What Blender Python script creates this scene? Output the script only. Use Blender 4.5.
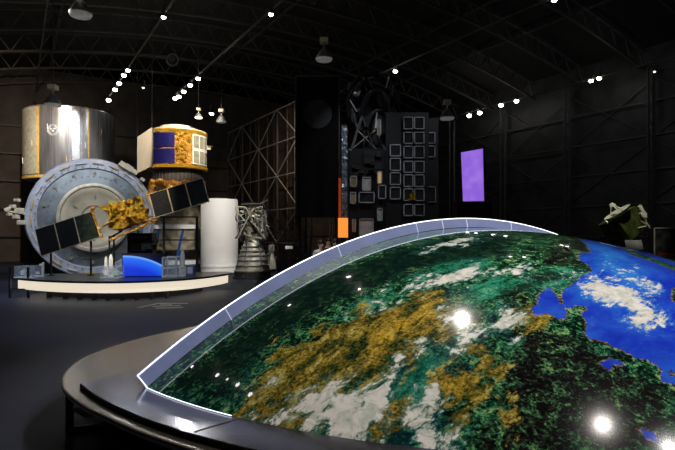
import bpy, bmesh, math, random
import numpy as np
from mathutils import Vector, Matrix, noise
for o in list(bpy.data.objects): bpy.data.objects.remove(o)
SC = bpy.context.scene
COL = SC.collection
R = math.radians
rnd = random.Random(7)
# ------------------------------------------------------------------ camera
EYE = 1.75; F = 520.0; U0 = 337.5; VH = 234.0
cam = bpy.data.objects.new('camera', bpy.data.cameras.new('camera')); COL.objects.link(cam)
cam.location = (0, 0, EYE); cam.rotation_euler = (R(90), 0, 0)
cam.data.sensor_width = 36; cam.data.lens = 36 * F / 675; cam.data.shift_y = (VH - 225) / 675
cam.data.clip_end = 200; SC.camera = cam
SC.view_settings.view_transform = 'Standard'; SC.view_settings.look = 'None'
SC.view_settings.exposure = 0.0; SC.view_settings.gamma = 1; SC.view_settings.use_curve_mapping = False
w = bpy.data.worlds.new('world'); SC.world = w; w.use_nodes = True
w.node_tree.nodes['Background'].inputs[0].default_value = (.5, .6, .9, 1)
w.node_tree.nodes['Background'].inputs[1].default_value = 0.0

def at(u, v, y):                      # where the thing seen at (u, v) stands, y metres out
    return Vector(((u - U0) / F * y, y, EYE - (v - VH) / F * y))
HALL = R(31.6)                        # the hall runs away to the left
AX = Vector((-math.sin(HALL), math.cos(HALL), 0)); CR = Vector((math.cos(HALL), math.sin(HALL), 0))
def hall(wv, t, z=0): return CR * wv + AX * t + Vector((0, 0, z))

# ------------------------------------------------------------------ lights
def spot(loc, tgt, watts, ang=30, col=(1, .93, .82), size=.08, blend=.6):
    d = bpy.data.lights.new('spot_beam', 'SPOT'); o = bpy.data.objects.new('spot_beam', d); COL.objects.link(o)
    o.location = loc; d.energy = watts; d.spot_size = R(ang); d.spot_blend = blend; d.color = col; d.shadow_soft_size = size
    o.rotation_euler = (Vector(tgt) - Vector(loc)).to_track_quat('-Z', 'Y').to_euler()
    return o
COOL = (.86, .92, 1)
# on the globe
spot((2.36, 9.51, 9.6), (1.3, 6.6, 1.2), 1700, 62, (1, .94, .86), .06)
spot((5.65, 4.41, 9.6), (3.0, 5.6, 1.2), 1700, 62, (1, .9, .84), .06)
spot((7.68, 3.85, 9.6), (3.8, 6.4, 1.2), 1150, 60, (1, .95, .9), .06)
# on the far exhibits
spot((-3.6, 13.8, 9.8), (-9.0, 19.2, 3.4), 1500, 32, (.92, .95, 1))
spot((-7.0, 9.7, 9.8), (-9.3, 18.8, 2.0), 1100, 34, (1, .88, .72))
spot((-6.6, 18.2, 9.8), (-12.6, 24.0, 6.2), 3000, 30, (.95, .97, 1))
spot((-12.5, 15.5, 9.4), (-13.6, 24.0, 6.0), 900, 26, (1, .96, .8))
spot((-3.4, 19.5, 9.8), (-8.0, 25.8, 5.8), 6500, 26, (1, .86, .66))
spot((-9.0, 18.5, 9.8), (-8.0, 24.8, 2.2), 2200, 30, (1, .9, .75))
spot((-3.0, 17.0, 9.8), (-5.4, 24.0, 1.8), 4500, 24, (1, .95, .9))
spot((-.5, 15.5, 9.8), (-3.3, 20.5, 1.4), 2800, 24, (1, .96, .9))
spot((-5.2, 9.5, 9.8), (-6.0, 15.0, 2.4), 5000, 18, (1, .88, .66))
spot((-8.0, 9.0, 9.8), (-7.2, 15.0, .6), 500, 34, COOL)
spot((-2.0, 7.0, 9.8), (-4.8, 12.6, 0), 1500, 56, (.75, .83, 1), .15, 1)
spot((-9.0, 12.0, 9.8), (-11, 17, 0), 1800, 80, (.7, .8, 1), .15, 1)
spot((6.4, 9.5, 9.6), (2.0, 16.2, 3.4), 480, 34, COOL)
spot((-.6, 11.0, 9.6), (.5, 16.0, 4.0), 420, 30, COOL)
spot((4.6, 8.6, 9.6), (7.6, 14.0, 2.1), 1700, 14, (1, .98, .8))
spot((-12, 20, 9.6), (-20, 29, 3.5), 2600, 90, (1, .78, .62), .05, 1)
spot((-1.0, 24, 9.6), (-1.5, 32, 6), 1900, 60, (1, .78, .58), .04, 1)
spot((8.57, 17.34, 9.8), (17, 26, 4.5), 130, 110, (.8, .85, 1), .2, 1)
spot((7.97, 18.19, 9.8), (12, 32, 4.5), 100, 110, (.8, .85, 1), .15, 1)
spot((3.02, 22.2, 9.8), (2, 32, 6), 120, 90, (.9, .85, 1), .12, 1)
spot((-8.86, 30.2, 10.1), (-1.0, 3.6, .5), 420, 14, (1, .97, .92), .12)
spot((-10.9, 27.0, 10.2), (-1.6, 4.2, .5), 240, 14, (.85, .9, 1), .12)
spot((-2.5, 9.0, 9.6), (-.4, 14.2, 1.4), 1500, 10)  # added beam to brighten the visitors; no fixture hangs there
for p, e in (((-9, 16, 8.6), 45), ((-6, 24, 8.8), 45), ((-1, 13, 8.8), 10), ((6, 16, 8.6), 4)):   # stray light that reaches the roof
    d = bpy.data.lights.new('stray_light', 'POINT'); o = bpy.data.objects.new('stray_light', d); COL.objects.link(o)
    o.location = p; d.energy = e; d.shadow_soft_size = .04; d.color = (1, .93, .84)

# ------------------------------------------------------------------ materials
MATS = {}
def mat(name, col, rough=.5, metal=0., emit=None, es=1., noise_s=0, noise_a=.25, bump=0, spec=.5, coat=0, trans=0, alpha=1):
    if name in MATS: return MATS[name]
    m = bpy.data.materials.new(name); m.use_nodes = True; nt = m.node_tree; b = nt.nodes['Principled BSDF']
    b.inputs['Base Color'].default_value = (*col, 1); b.inputs['Roughness'].default_value = rough
    b.inputs['Metallic'].default_value = metal; b.inputs['Specular IOR Level'].default_value = spec
    b.inputs['Coat Weight'].default_value = coat; b.inputs['Transmission Weight'].default_value = trans
    b.inputs['Alpha'].default_value = alpha
    if emit: b.inputs['Emission Color'].default_value = (*emit, 1); b.inputs['Emission Strength'].default_value = es
    ns = noise_s or 6
    tc = nt.nodes.new('ShaderNodeTexCoord'); n = nt.nodes.new('ShaderNodeTexNoise'); n.inputs['Scale'].default_value = ns; n.inputs['Detail'].default_value = 4
    nt.links.new(tc.outputs['Object'], n.inputs['Vector'])
    mr = nt.nodes.new('ShaderNodeMapRange'); mr.inputs[3].default_value = 1 - noise_a; mr.inputs[4].default_value = 1 + noise_a
    mr.inputs[1].default_value = .3; mr.inputs[2].default_value = .7
    nt.links.new(n.outputs[0], mr.inputs[0])
    vm = nt.nodes.new('ShaderNodeVectorMath'); vm.operation = 'SCALE'; vm.inputs[0].default_value = col
    nt.links.new(mr.outputs[0], vm.inputs[3]); nt.links.new(vm.outputs[0], b.inputs['Base Color'])
    if bump:
        bp = nt.nodes.new('ShaderNodeBump'); bp.inputs['Strength'].default_value = bump; bp.inputs['Distance'].default_value = .03
        nt.links.new(n.outputs[0], bp.inputs['Height']); nt.links.new(bp.outputs[0], b.inputs['Normal'])
    MATS[name] = m; return m
def foil(name, col, scale=9):
    m = bpy.data.materials.new(name); m.use_nodes = True; nt = m.node_tree; b = nt.nodes['Principled BSDF']
    b.inputs['Metallic'].default_value = .35; b.inputs['Roughness'].default_value = .3
    tc = nt.nodes.new('ShaderNodeTexCoord'); v = nt.nodes.new('ShaderNodeTexVoronoi'); v.inputs['Scale'].default_value = scale
    n = nt.nodes.new('ShaderNodeTexNoise'); n.inputs['Scale'].default_value = scale * 1.3; n.inputs['Detail'].default_value = 3
    nt.links.new(tc.outputs['Object'], n.inputs['Vector'])
    mx = nt.nodes.new('ShaderNodeVectorMath'); mx.operation = 'ADD'
    nt.links.new(tc.outputs['Object'], mx.inputs[0]); nt.links.new(n.outputs[1], mx.inputs[1]); nt.links.new(mx.outputs[0], v.inputs['Vector'])
    bp = nt.nodes.new('ShaderNodeBump'); bp.inputs['Strength'].default_value = 1; bp.inputs['Distance'].default_value = .12
    nt.links.new(v.outputs[0], bp.inputs['Height']); nt.links.new(bp.outputs[0], b.inputs['Normal'])
    r = nt.nodes.new('ShaderNodeValToRGB'); e = r.color_ramp.elements
    e[0].position = .28; e[0].color = (col[0] * .5, col[1] * .4, col[2] * .25, 1); e[1].position = .5; e[1].color = (*col, 1)
    nt.links.new(n.outputs[0], r.inputs[0]); nt.links.new(r.outputs[0], b.inputs['Base Color'])
    return m
GOLD = foil('gold_foil', (1, .60, .05)); GOLD2 = foil('amber_foil', (1, .5, .1), 5)
BLACK = mat('black_paint', (.012, .012, .014), .45, noise_s=4)
STEEL = mat('dark_steel', (.06, .055, .05), .5, .3)
ROOFST = mat('roof_steel', (.10, .095, .085), .6, .0)
SILVER = mat('silver_metal', (.62, .64, .66), .32, .9, noise_s=3, noise_a=.12)
GREYM = mat('grey_metal', (.35, .37, .4), .4, .7, noise_s=5, noise_a=.15)
WHITE = mat('white_paint', (.78, .78, .76), .45, noise_a=.05)
CREAM = mat('cream_paint', (.72, .66, .5), .5, noise_a=.1)
YELLOW = mat('yellow_handrail', (.75, .5, .12), .45)
GLASSY = mat('clear_acrylic', (.8, .9, 1), .03, alpha=.14, noise_a=0)
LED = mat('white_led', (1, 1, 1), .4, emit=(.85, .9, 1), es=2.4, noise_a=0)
LAMP = mat('lit_lamp', (1, 1, 1), .4, emit=(1, .97, .9), es=14, noise_a=0)
LAMPDIM = mat('dim_lamp', (1, 1, 1), .4, emit=(1, .9, .7), es=2.0, noise_a=0)

# ------------------------------------------------------------------ mesh helpers
class MB:
    def __init__(s): s.bm = bmesh.new()
    def box(s, c, size, rz=0, m3=None, bevel=0):
        g = bmesh.ops.create_cube(s.bm, size=1)['verts']
        M = Matrix.Translation(Vector(c)) @ (m3.to_4x4() if m3 else Matrix.Rotation(rz, 4, 'Z')) @ Matrix.Diagonal((*size, 1))
        bmesh.ops.transform(s.bm, matrix=M, verts=g)
        if bevel:
            ed = list({e for v in g for e in v.link_edges}); bmesh.ops.bevel(s.bm, geom=ed, offset=bevel, segments=2, profile=.5, affect='EDGES')
        return s
    def bar(s, a, b, t=.03, t2=None):
        a, b = Vector(a), Vector(b); d = b - a; q = d.to_track_quat('Z', 'Y').to_matrix()
        return s.box((a + b) / 2, (t, t2 or t, d.length), m3=q)
    def cyl(s, a, b, r, r2=None, n=16, caps=True):
        a, b = Vector(a), Vector(b); d = b - a
        g = bmesh.ops.create_cone(s.bm, cap_ends=caps, segments=n, radius1=r, radius2=r if r2 is None else r2, depth=d.length)['verts']
        bmesh.ops.transform(s.bm, matrix=Matrix.Translation((a + b) / 2) @ d.to_track_quat('Z', 'Y').to_matrix().to_4x4(), verts=g); return s
    def ball(s, c, r, sc=(1, 1, 1), n=12):
        g = bmesh.ops.create_uvsphere(s.bm, u_segments=n, v_segments=max(6, n // 2 + 2), radius=r)['verts']
        bmesh.ops.transform(s.bm, matrix=Matrix.Translation(Vector(c)) @ Matrix.Diagonal((*sc, 1)), verts=g); return s
    def lathe(s, prof, n=64, a0=0, a1=2 * math.pi, M=None):
        full = abs(a1 - a0 - 2 * math.pi) < 1e-6; k = n if full else n + 1; rows = []
        for r, z in prof:
            row = []
            for i in range(k):
                a = a0 + (a1 - a0) * i / n; p = Vector((r * math.cos(a), r * math.sin(a), z))
                row.append(s.bm.verts.new(M @ p if M else p))
            rows.append(row)
        for j in range(len(rows) - 1):
            for i in range(n):
                i2 = (i + 1) % k
                s.bm.faces.new((rows[j][i], rows[j][i2], rows[j + 1][i2], rows[j + 1][i]))
        return s
    def tube(s, pts, r, n=8, closed=False):
        pts = [Vector(p) for p in pts]; rows = []; N = len(pts); up = Vector((0, 0, 1))
        for i, p in enumerate(pts):
            if closed: d = pts[(i + 1) % N] - pts[i - 1]
            else: d = pts[min(i + 1, N - 1)] - pts[max(i - 1, 0)]
            d.normalize(); a = d.cross(up)
            if a.length < .05: a = d.cross(Vector((1, 0, 0)))
            a.normalize(); b = d.cross(a)
            rows.append([s.bm.verts.new(p + (a * math.cos(2 * math.pi * k / n) + b * math.sin(2 * math.pi * k / n)) * r) for k in range(n)])
        for i in range(N if closed else N - 1):
            A, B = rows[i], rows[(i + 1) % N]
            for k in range(n): s.bm.faces.new((A[k], A[(k + 1) % n], B[(k + 1) % n], B[k]))
        if not closed: s.bm.faces.new(rows[0]); s.bm.faces.new(rows[-1][::-1])
        return s
    def prism(s, poly, z0, z1):
        lo = [s.bm.verts.new((p[0], p[1], z0)) for p in poly]; hi = [s.bm.verts.new((p[0], p[1], z1)) for p in poly]; n = len(poly)
        s.bm.faces.new(lo[::-1]); s.bm.faces.new(hi)
        for i in range(n): s.bm.faces.new((lo[i], lo[(i + 1) % n], hi[(i + 1) % n], hi[i]))
        return s
    def grid(s, fn, nu, nv):
        V = [[s.bm.verts.new(fn(i / nu, j / nv)) for j in range(nv + 1)] for i in range(nu + 1)]
        for i in range(nu):
            for j in range(nv): s.bm.faces.new((V[i][j], V[i + 1][j], V[i + 1][j + 1], V[i][j + 1]))
        return s
    def obj(s, name, m, parent=None, smooth=False):
        bmesh.ops.recalc_face_normals(s.bm, faces=s.bm.faces)
        me = bpy.data.meshes.new(name); s.bm.to_mesh(me); s.bm.free(); me.materials.append(m)
        if smooth:
            for p in me.polygons: p.use_smooth = True
            try: me.set_sharp_from_angle(angle=R(38))
            except Exception: pass
        o = bpy.data.objects.new(name, me); COL.objects.link(o)
        if parent: o.parent = parent
        return o
def tag(o, label=None, cat=None, group=None, kind=None):
    if label: o['label'] = label
    if cat: o['category'] = cat
    if group: o['group'] = group
    if kind: o['kind'] = kind
    return o
def thing(name, label, cat, loc=(0, 0, 0), rz=0, group=None):
    o = bpy.data.objects.new(name, None); COL.objects.link(o); o.location = loc; o.rotation_euler = (0, 0, rz)
    return tag(o, label, cat, group)
def struct(o): o['kind'] = 'structure'; return o
def copy_tree(o, parent=None):
    c = o.copy(); COL.objects.link(c); c.parent = parent
    for ch in list(o.children): copy_tree(ch, c)
    return c

# ------------------------------------------------------------------ the hall
WL, WR, T0, T1 = -4.0, 28.0, -14.0, 39.0
def roof_z(wv): return 12.5 - .0085 * (wv - 12) ** 2
def hquad(name, pts, m):
    b = MB(); b.bm.faces.new([b.bm.verts.new(p) for p in pts]); return struct(b.obj(name, m))
def floor_mat():
    m = bpy.data.materials.new('dark_carpet_floor'); m.use_nodes = True; nt = m.node_tree; b = nt.nodes['Principled BSDF']
    tc = nt.nodes.new('ShaderNodeTexCoord'); n = nt.nodes.new('ShaderNodeTexNoise'); n.inputs['Scale'].default_value = .35; n.inputs['Detail'].default_value = 6
    nt.links.new(tc.outputs['Object'], n.inputs['Vector'])
    r = nt.nodes.new('ShaderNodeValToRGB'); r.color_ramp.elements[0].position = .3; r.color_ramp.elements[0].color = (.024, .028, .046, 1)
    r.color_ramp.elements[1].position = .7; r.color_ramp.elements[1].color = (.040, .046, .072, 1)
    nt.links.new(n.outputs[0], r.inputs[0]); nt.links.new(r.outputs[0], b.inputs['Base Color'])
    b.inputs['Roughness'].default_value = .55; b.inputs['Specular IOR Level'].default_value = .12
    return m
fl = MB(); fl.box((0, 0, -.05), (1, 1, .1)); bmesh.ops.transform(fl.bm, matrix=Matrix.Rotation(HALL, 4, 'Z') @ Matrix.Translation(((WL + WR) / 2, (T0 + T1) / 2, 0)) @ Matrix.Diagonal((WR - WL + .4, T1 - T0 + .4, 1, 1)), verts=fl.bm.verts)
struct(fl.obj('floor', floor_mat()))
WALLM = mat('dark_wall_sheet', (.085, .07, .058), .7, noise_s=1.2, noise_a=.3, bump=.3)
WALLR = mat('dark_quilted_sheet', (.05, .05, .05), .5, noise_s=.9, noise_a=.5, bump=1)
def wallbox(name, c, size, m):
    b = MB(); b.box((0, 0, 0), size); o = b.obj(name, m); o.location = c; o.rotation_euler = (0, 0, HALL); return struct(o)
wallbox('wall_far', hall((WL + WR) / 2, T1 + .1, 6.2), (WR - WL + .4, .2, 12.6), WALLM)
wallbox('wall_left', hall(WL - .1, (T0 + T1) / 2, 6.2), (.2, T1 - T0, 12.6), WALLM)
wallbox('wall_right', hall(WR + .1, (T0 + T1) / 2, 6.2), (.2, T1 - T0, 12.6), WALLR)
wallbox('wall_back', hall((WL + WR) / 2, T0 - .1, 6.2), (WR - WL + .4, .2, 12.6), WALLM)
b = MB()
b.grid(lambda s, t: hall(WL + (WR - WL) * s, T0 + (T1 - T0) * t, roof_z(WL + (WR - WL) * s) + 1.15), 32, 4)
b.grid(lambda s, t: hall(WL + (WR - WL) * s, T0 + (T1 - T0) * t, roof_z(WL + (WR - WL) * s) + 1.3), 32, 4)
struct(b.obj('ceiling', mat('roof_deck', (.035, .033, .03), .8)))
def truss(t):
    b = MB(); N = 26; p = [WL + (WR - WL) * i / N for i in range(N + 1)]
    for i in range(N):
        a, c = p[i], p[i + 1]; za, zc = roof_z(a), roof_z(c)
        b.bar(hall(a, t, za), hall(c, t, zc), .14, .10); b.bar(hall(a, t, za + .95), hall(c, t, zc + .95), .12, .10)
        m_ = (a + c) / 2
        b.bar(hall(a, t, za), hall(m_, t, roof_z(m_) + .95), .06); b.bar(hall(m_, t, roof_z(m_) + .95), hall(c, t, zc), .06)
    return struct(b.obj('roof_truss', ROOFST))
for k in range(10): truss(T1 - .4 - 3.4 * k)
def rail(wv, z, t0, t1, s=.07, nm='lighting_rail'):
    b = MB(); b.bar(hall(wv, t0, z), hall(wv, t1, z), s); return struct(b.obj(nm, ROOFST))
for wv, z in ((-1.2, 9.95), (1.0, 10.9), (4.87, 10.35), (8.3, 10.35), (15.9, 10.0), (26, 10.0)): rail(wv, z, T0 + 1, T1 - .5)
for wv in (1.8, 6.5, 12, 19.5, 23): rail(wv, roof_z(wv) + .95, T0 + 1, T1 - .5, .1, 'roof_purlin')
# frames standing off the far wall and the right wall
def frame_wall(name, f, s0, s1, z1, step, m, diag=0):
    n = int(round((s1 - s0) / step))
    for i in range(n + 1):
        b = MB(); s = s0 + (s1 - s0) * i / n
        b.bar(f(s, 0, 0), f(s, 0, z1), .14, .14); b.bar(f(s, .45, 0), f(s, .45, z1), .08)
        for k in range(int(z1 / .8)):
            b.bar(f(s, 0, k * .8), f(s, .45, k * .8 + .8), .035)
        struct(b.obj('wall_column', m))
    z = 1.6
    while z < z1:
        b = MB(); b.bar(f(s0, -.05, z), f(s1, -.05, z), .07); struct(b.obj('wall_girt', m)); z += 1.75
    if diag:
        for i in range(n):
            b = MB(); a, c = s0 + (s1 - s0) * i / n, s0 + (s1 - s0) * (i + 1) / n
            for k in range(3): b.bar(f(a, -.1, .4 + 3.2 * k), f(c, -.1, 3.4 + 3.2 * k), .05); b.bar(f(c, -.12, .4 + 3.2 * k), f(a, -.12, 3.4 + 3.2 * k), .05)
            struct(b.obj('wall_brace', m))
frame_wall('far', lambda s, d, z: hall(s, T1 - .25 - d, z), WL + .5, WR - .5, 10.2, 4.4, STEEL)
frame_wall('right', lambda s, d, z: hall(WR - .25 - d, s, z), 0, T1 - 1, 10.2, 4.75, mat('wall_steel', (.12, .12, .12), .5, .3), 1)
# braced partition with brown panels behind the engine
PW = 14.0
wallbox('wall_partition', hall(PW + .5, 33, 4.9), (.12, 11.6, 9.8), mat('brown_panel', (.07, .05, .038), .6, noise_s=1.5, noise_a=.4, bump=.3))
LAT = mat('brace_steel', (.6, .58, .55), .45, .2)
for i in range(5):
    s = 27 + i * 3
    b = MB(); b.bar(hall(PW, s, 0), hall(PW, s, 9.8), .1); struct(b.obj('partition_column', STEEL))
    if i < 4:
        for k in range(5):
            b = MB(); b.bar(hall(PW, s, 1.2 + k * 2.1), hall(PW, s + 3, 1.2 + k * 2.1), .06); struct(b.obj('partition_girt', LAT))
            if k < 4:
                b = MB()
                if (i + k) % 2: b.bar(hall(PW - .05, s, 1.2 + k * 2.1), hall(PW - .05, s + 3, 3.3 + k * 2.1), .045)
                else: b.bar(hall(PW - .08, s + 3, 1.2 + k * 2.1), hall(PW - .08, s, 3.3 + k * 2.1), .045)
                struct(b.obj('partition_brace', LAT))
    for q in (1, 2):
        if i < 4: b = MB(); b.bar(hall(PW + .2, s + q, 0), hall(PW + .2, s + q, 9.8), .05); struct(b.obj('partition_stud', STEEL))

# ------------------------------------------------------------------ the globe model
GC = Vector((1.802, 7.804, -8.905 + EYE)); GR = 9.004; PZ = .45     # sphere centre, radius, plinth top
th, ti = 2.198, -.3
GN = Vector((math.cos(th) * math.cos(ti), math.sin(th) * math.cos(ti), math.sin(ti)))
S_IN, S_OUT, RO = -2.974, -2.64, 8.994
PAINT = {'sea': [[[1.32, -1.09], [1.09, -1.85], [0.99, -2.07], [0.84, -2.17], [0.7, -2.45], [0.72, -2.62], [0.64, -2.81], [0.47, -2.95], [0.2, -3.21], [0.11, -3.38], [0.1, -3.49], [0.19, -3.46], [0.29, -3.48], [0.19, -3.6], [0.12, -3.77], [0.08, -3.91], [0.2, -3.93], [0.31, -4.06], [0.44, -4.11], [0.46, -4.19], [0.4, -4.29], [0.64, -4.31], [1.7, -3.05], [2.28, -2.25], [2.18, -1.68], [2.16, -0.99], [1.72, -0.8]], [[-0.05, -3.3], [0.09, -3.18], [0.08, -3.3], [0.07, -3.47], [0.02, -3.65], [-0.03, -3.67], [-0.11, -3.58], [-0.22, -3.61], [-0.2, -3.52], [-0.13, -3.44]], [[0.07, -4.12], [0.15, -4.08], [0.2, -4.14], [0.16, -4.16], [0.13, -4.15], [0.08, -4.19], [0.06, -4.17]], [[0.04, -4.63], [0.1, -4.66], [0.11, -4.7], [0.06, -4.69], [0.03, -4.66]]], 'land': [[[1.82, -0.8], [1.82, -1.25], [1.79, -1.62], [1.83, -1.85], [1.94, -2.12], [1.76, -2.39], [1.64, -2.07], [1.55, -1.84]], [[1.3, -2.96], [1.45, -2.87], [1.21, -3.23], [1.12, -3.26]], [[0.52, -4.14], [0.56, -4.18], [0.51, -4.25], [0.48, -4.23]]], 'cloud': [[[0.28, -3.07], [0.51, -2.94], [0.69, -2.87], [0.73, -3.01], [0.84, -3.03], [0.96, -3.06], [0.91, -3.29], [0.93, -3.47], [0.86, -3.66], [0.77, -3.76], [0.67, -3.75], [0.58, -3.7], [0.55, -3.61], [0.53, -3.5], [0.44, -3.44], [0.41, -3.28], [0.29, -3.22]], [[0.91, -2.63], [1.36, -2.36], [1.31, -2.48], [1.11, -2.66], [0.89, -2.7]], [[1.02, -2.88], [1.1, -2.9], [1.16, -3.03], [1.07, -3.05]], [[-0.4, -2.82], [-0.18, -2.77], [0.15, -2.67], [0.32, -2.73], [0.63, -2.79], [0.6, -2.86], [0.28, -2.83], [0.11, -2.77], [-0.2, -2.84]], [[-1.43, -3.2], [-1.24, -3.02], [-1.11, -2.85], [-0.83, -2.79], [-0.4, -2.67], [-0.38, -2.75], [-0.68, -2.98], [-0.75, -3.13], [-0.81, -3.13], [-0.76, -2.97], [-0.88, -2.94], [-1.04, -3.1], [-1.25, -3.17]], [[-0.95, -3.3], [-0.81, -3.24], [-0.82, -3.29], [-0.94, -3.35]], [[-1.41, -4.39], [-1.22, -4.29], [-1.12, -4.4], [-1.11, -4.5], [-1.14, -4.71], [-1.33, -4.7], [-1.37, -4.55]], [[-2.12, -4.31], [-1.99, -4.19], [-1.85, -4.08], [-1.6, -4.07], [-1.38, -4.03], [-1.36, -4.14], [-1.45, -4.42], [-1.59, -4.41], [-1.6, -4.63], [-1.82, -4.58], [-1.99, -4.4]], [[-1.17, -3.75], [-1.1, -3.78], [-1.03, -3.83], [-0.94, -3.88], [-0.92, -3.94], [-1.09, -3.9], [-1.14, -3.85]], [[-2.47, -4.14], [-2.42, -4.03], [-2.33, -3.95], [-2.3, -4.0], [-2.36, -4.13], [-2.37, -4.2]], [[-1.68, -3.28], [-1.51, -3.12], [-1.26, -2.96], [-1.26, -3.06], [-1.5, -3.21], [-1.64, -3.34]], [[-0.82, -1.97], [-0.35, -1.64], [0.2, -1.4], [0.15, -1.55], [-0.4, -1.85], [-0.83, -2.05]], [[-0.52, -3.62], [-0.41, -3.52], [-0.42, -3.68], [-0.51, -3.77]], [[-0.86, -3.62], [-0.73, -3.59], [-0.71, -3.75], [-0.84, -3.78]], [[-0.02, -3.04], [0.27, -2.97], [0.24, -3.07], [-0.03, -3.14]], [[0.51, -3.65], [0.83, -3.63], [0.83, -3.74], [0.52, -3.82]]], 'gold': [[[-2.5, -4.13], [-2.4, -3.88], [-2.26, -3.53], [-1.86, -3.54], [-1.57, -3.33], [-1.3, -3.29], [-0.97, -2.98], [-0.8, -3.26], [-0.75, -3.55], [-0.88, -3.82], [-1.14, -3.81], [-1.29, -3.99], [-1.52, -4.14], [-1.8, -4.14], [-2.02, -4.27], [-2.2, -4.32], [-2.46, -4.17]], [[-1.09, -4.2], [-0.92, -4.1], [-0.85, -4.21], [-0.89, -4.32], [-1.01, -4.4], [-1.09, -4.29]], [[-0.76, -4.09], [-0.72, -4.1], [-0.71, -4.23], [-0.77, -4.24]], [[-0.84, -3.94], [-0.75, -4.0], [-0.76, -4.06], [-0.84, -4.03]], [[-1.08, -4.42], [-0.98, -4.47], [-0.98, -4.52], [-1.1, -4.61]], [[-1.52, -4.39], [-1.44, -4.37], [-1.43, -4.47], [-1.49, -4.49]], [[-0.74, -4.4], [-0.69, -4.38], [-0.75, -4.49], [-0.78, -4.48]], [[-2.06, -4.29], [-1.85, -4.15], [-1.8, -4.2], [-1.93, -4.36]], [[-0.27, -3.61], [-0.15, -3.56], [-0.12, -3.64], [-0.27, -3.74]]], 'bright': [[[-1.58, -3.62], [-1.32, -3.41], [-0.99, -3.07], [-0.85, -3.33], [-0.82, -3.55], [-0.94, -3.71], [-1.17, -3.71], [-1.36, -3.98], [-1.49, -4.0], [-1.62, -4.01]], [[-1.09, -4.2], [-0.92, -4.1], [-0.85, -4.21], [-0.89, -4.32], [-1.01, -4.4], [-1.09, -4.29]]], 'dark': [[[0.39, -2.12], [0.89, -1.5], [1.29, -1.12], [1.06, -1.91], [0.96, -2.12], [0.85, -2.16], [0.73, -2.37], [0.75, -2.55], [0.66, -2.76], [0.58, -2.8], [0.52, -2.65], [0.24, -2.69], [0.24, -2.46]], [[0.03, -2.85], [0.23, -2.79], [0.43, -2.91], [0.42, -3.0], [0.18, -3.08], [-0.04, -3.1]], [[0.64, -2.99], [0.83, -3.03], [0.71, -3.12], [0.62, -3.07]], [[-0.25, -3.38], [-0.18, -3.73], [0.0, -3.85], [0.1, -4.03], [0.29, -4.21], [0.45, -4.39], [0.17, -4.82], [-0.85, -4.77], [-0.77, -4.4], [-0.6, -4.08]], [[-0.36, -3.2], [-0.03, -3.02], [-0.1, -3.38], [-0.31, -3.66], [-0.42, -3.59]], [[-0.88, -4.32], [-0.72, -4.29], [-0.85, -4.77], [-0.98, -4.76], [-0.97, -4.55]]], 'left_shade': [[[-3.18, -3.65], [-3.19, -3.51], [-2.82, -3.11], [-2.19, -2.4], [-1.09, -1.85], [-0.56, -1.52], [0.55, -1.12], [0.07, -2.47], [-0.46, -2.55], [-0.89, -2.68], [-1.31, -2.96], [-1.69, -3.09], [-1.96, -3.24], [-2.28, -3.49], [-2.48, -3.8], [-2.56, -4.05]]], 'lush': [[[-1.48, -4.24], [-1.35, -4.06], [-1.17, -3.84], [-1.04, -3.94], [-0.99, -4.05], [-1.1, -4.19], [-1.17, -4.31], [-1.39, -4.34]], [[-0.68, -3.06], [-0.28, -2.93], [0.04, -3.06], [-0.07, -3.25], [-0.35, -3.3], [-0.63, -3.52], [-0.77, -3.47]], [[-1.74, -3.36], [-1.51, -3.08], [-1.22, -2.93], [-0.76, -2.49], [-0.33, -2.45], [-0.17, -2.58], [-0.84, -2.93], [-1.25, -3.2], [-1.61, -3.48]], [[0.1, -2.8], [0.58, -2.7], [0.28, -3.24], [0.03, -3.21]]], 'cyan': [[[1.09, -1.8], [1.55, -1.41], [1.22, -2.33], [1.15, -3.05], [1.01, -3.13], [0.77, -2.71], [0.8, -2.48]], [[0.18, -3.17], [0.55, -3.14], [0.6, -3.47], [0.4, -3.44], [0.25, -3.31]]]}
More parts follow.
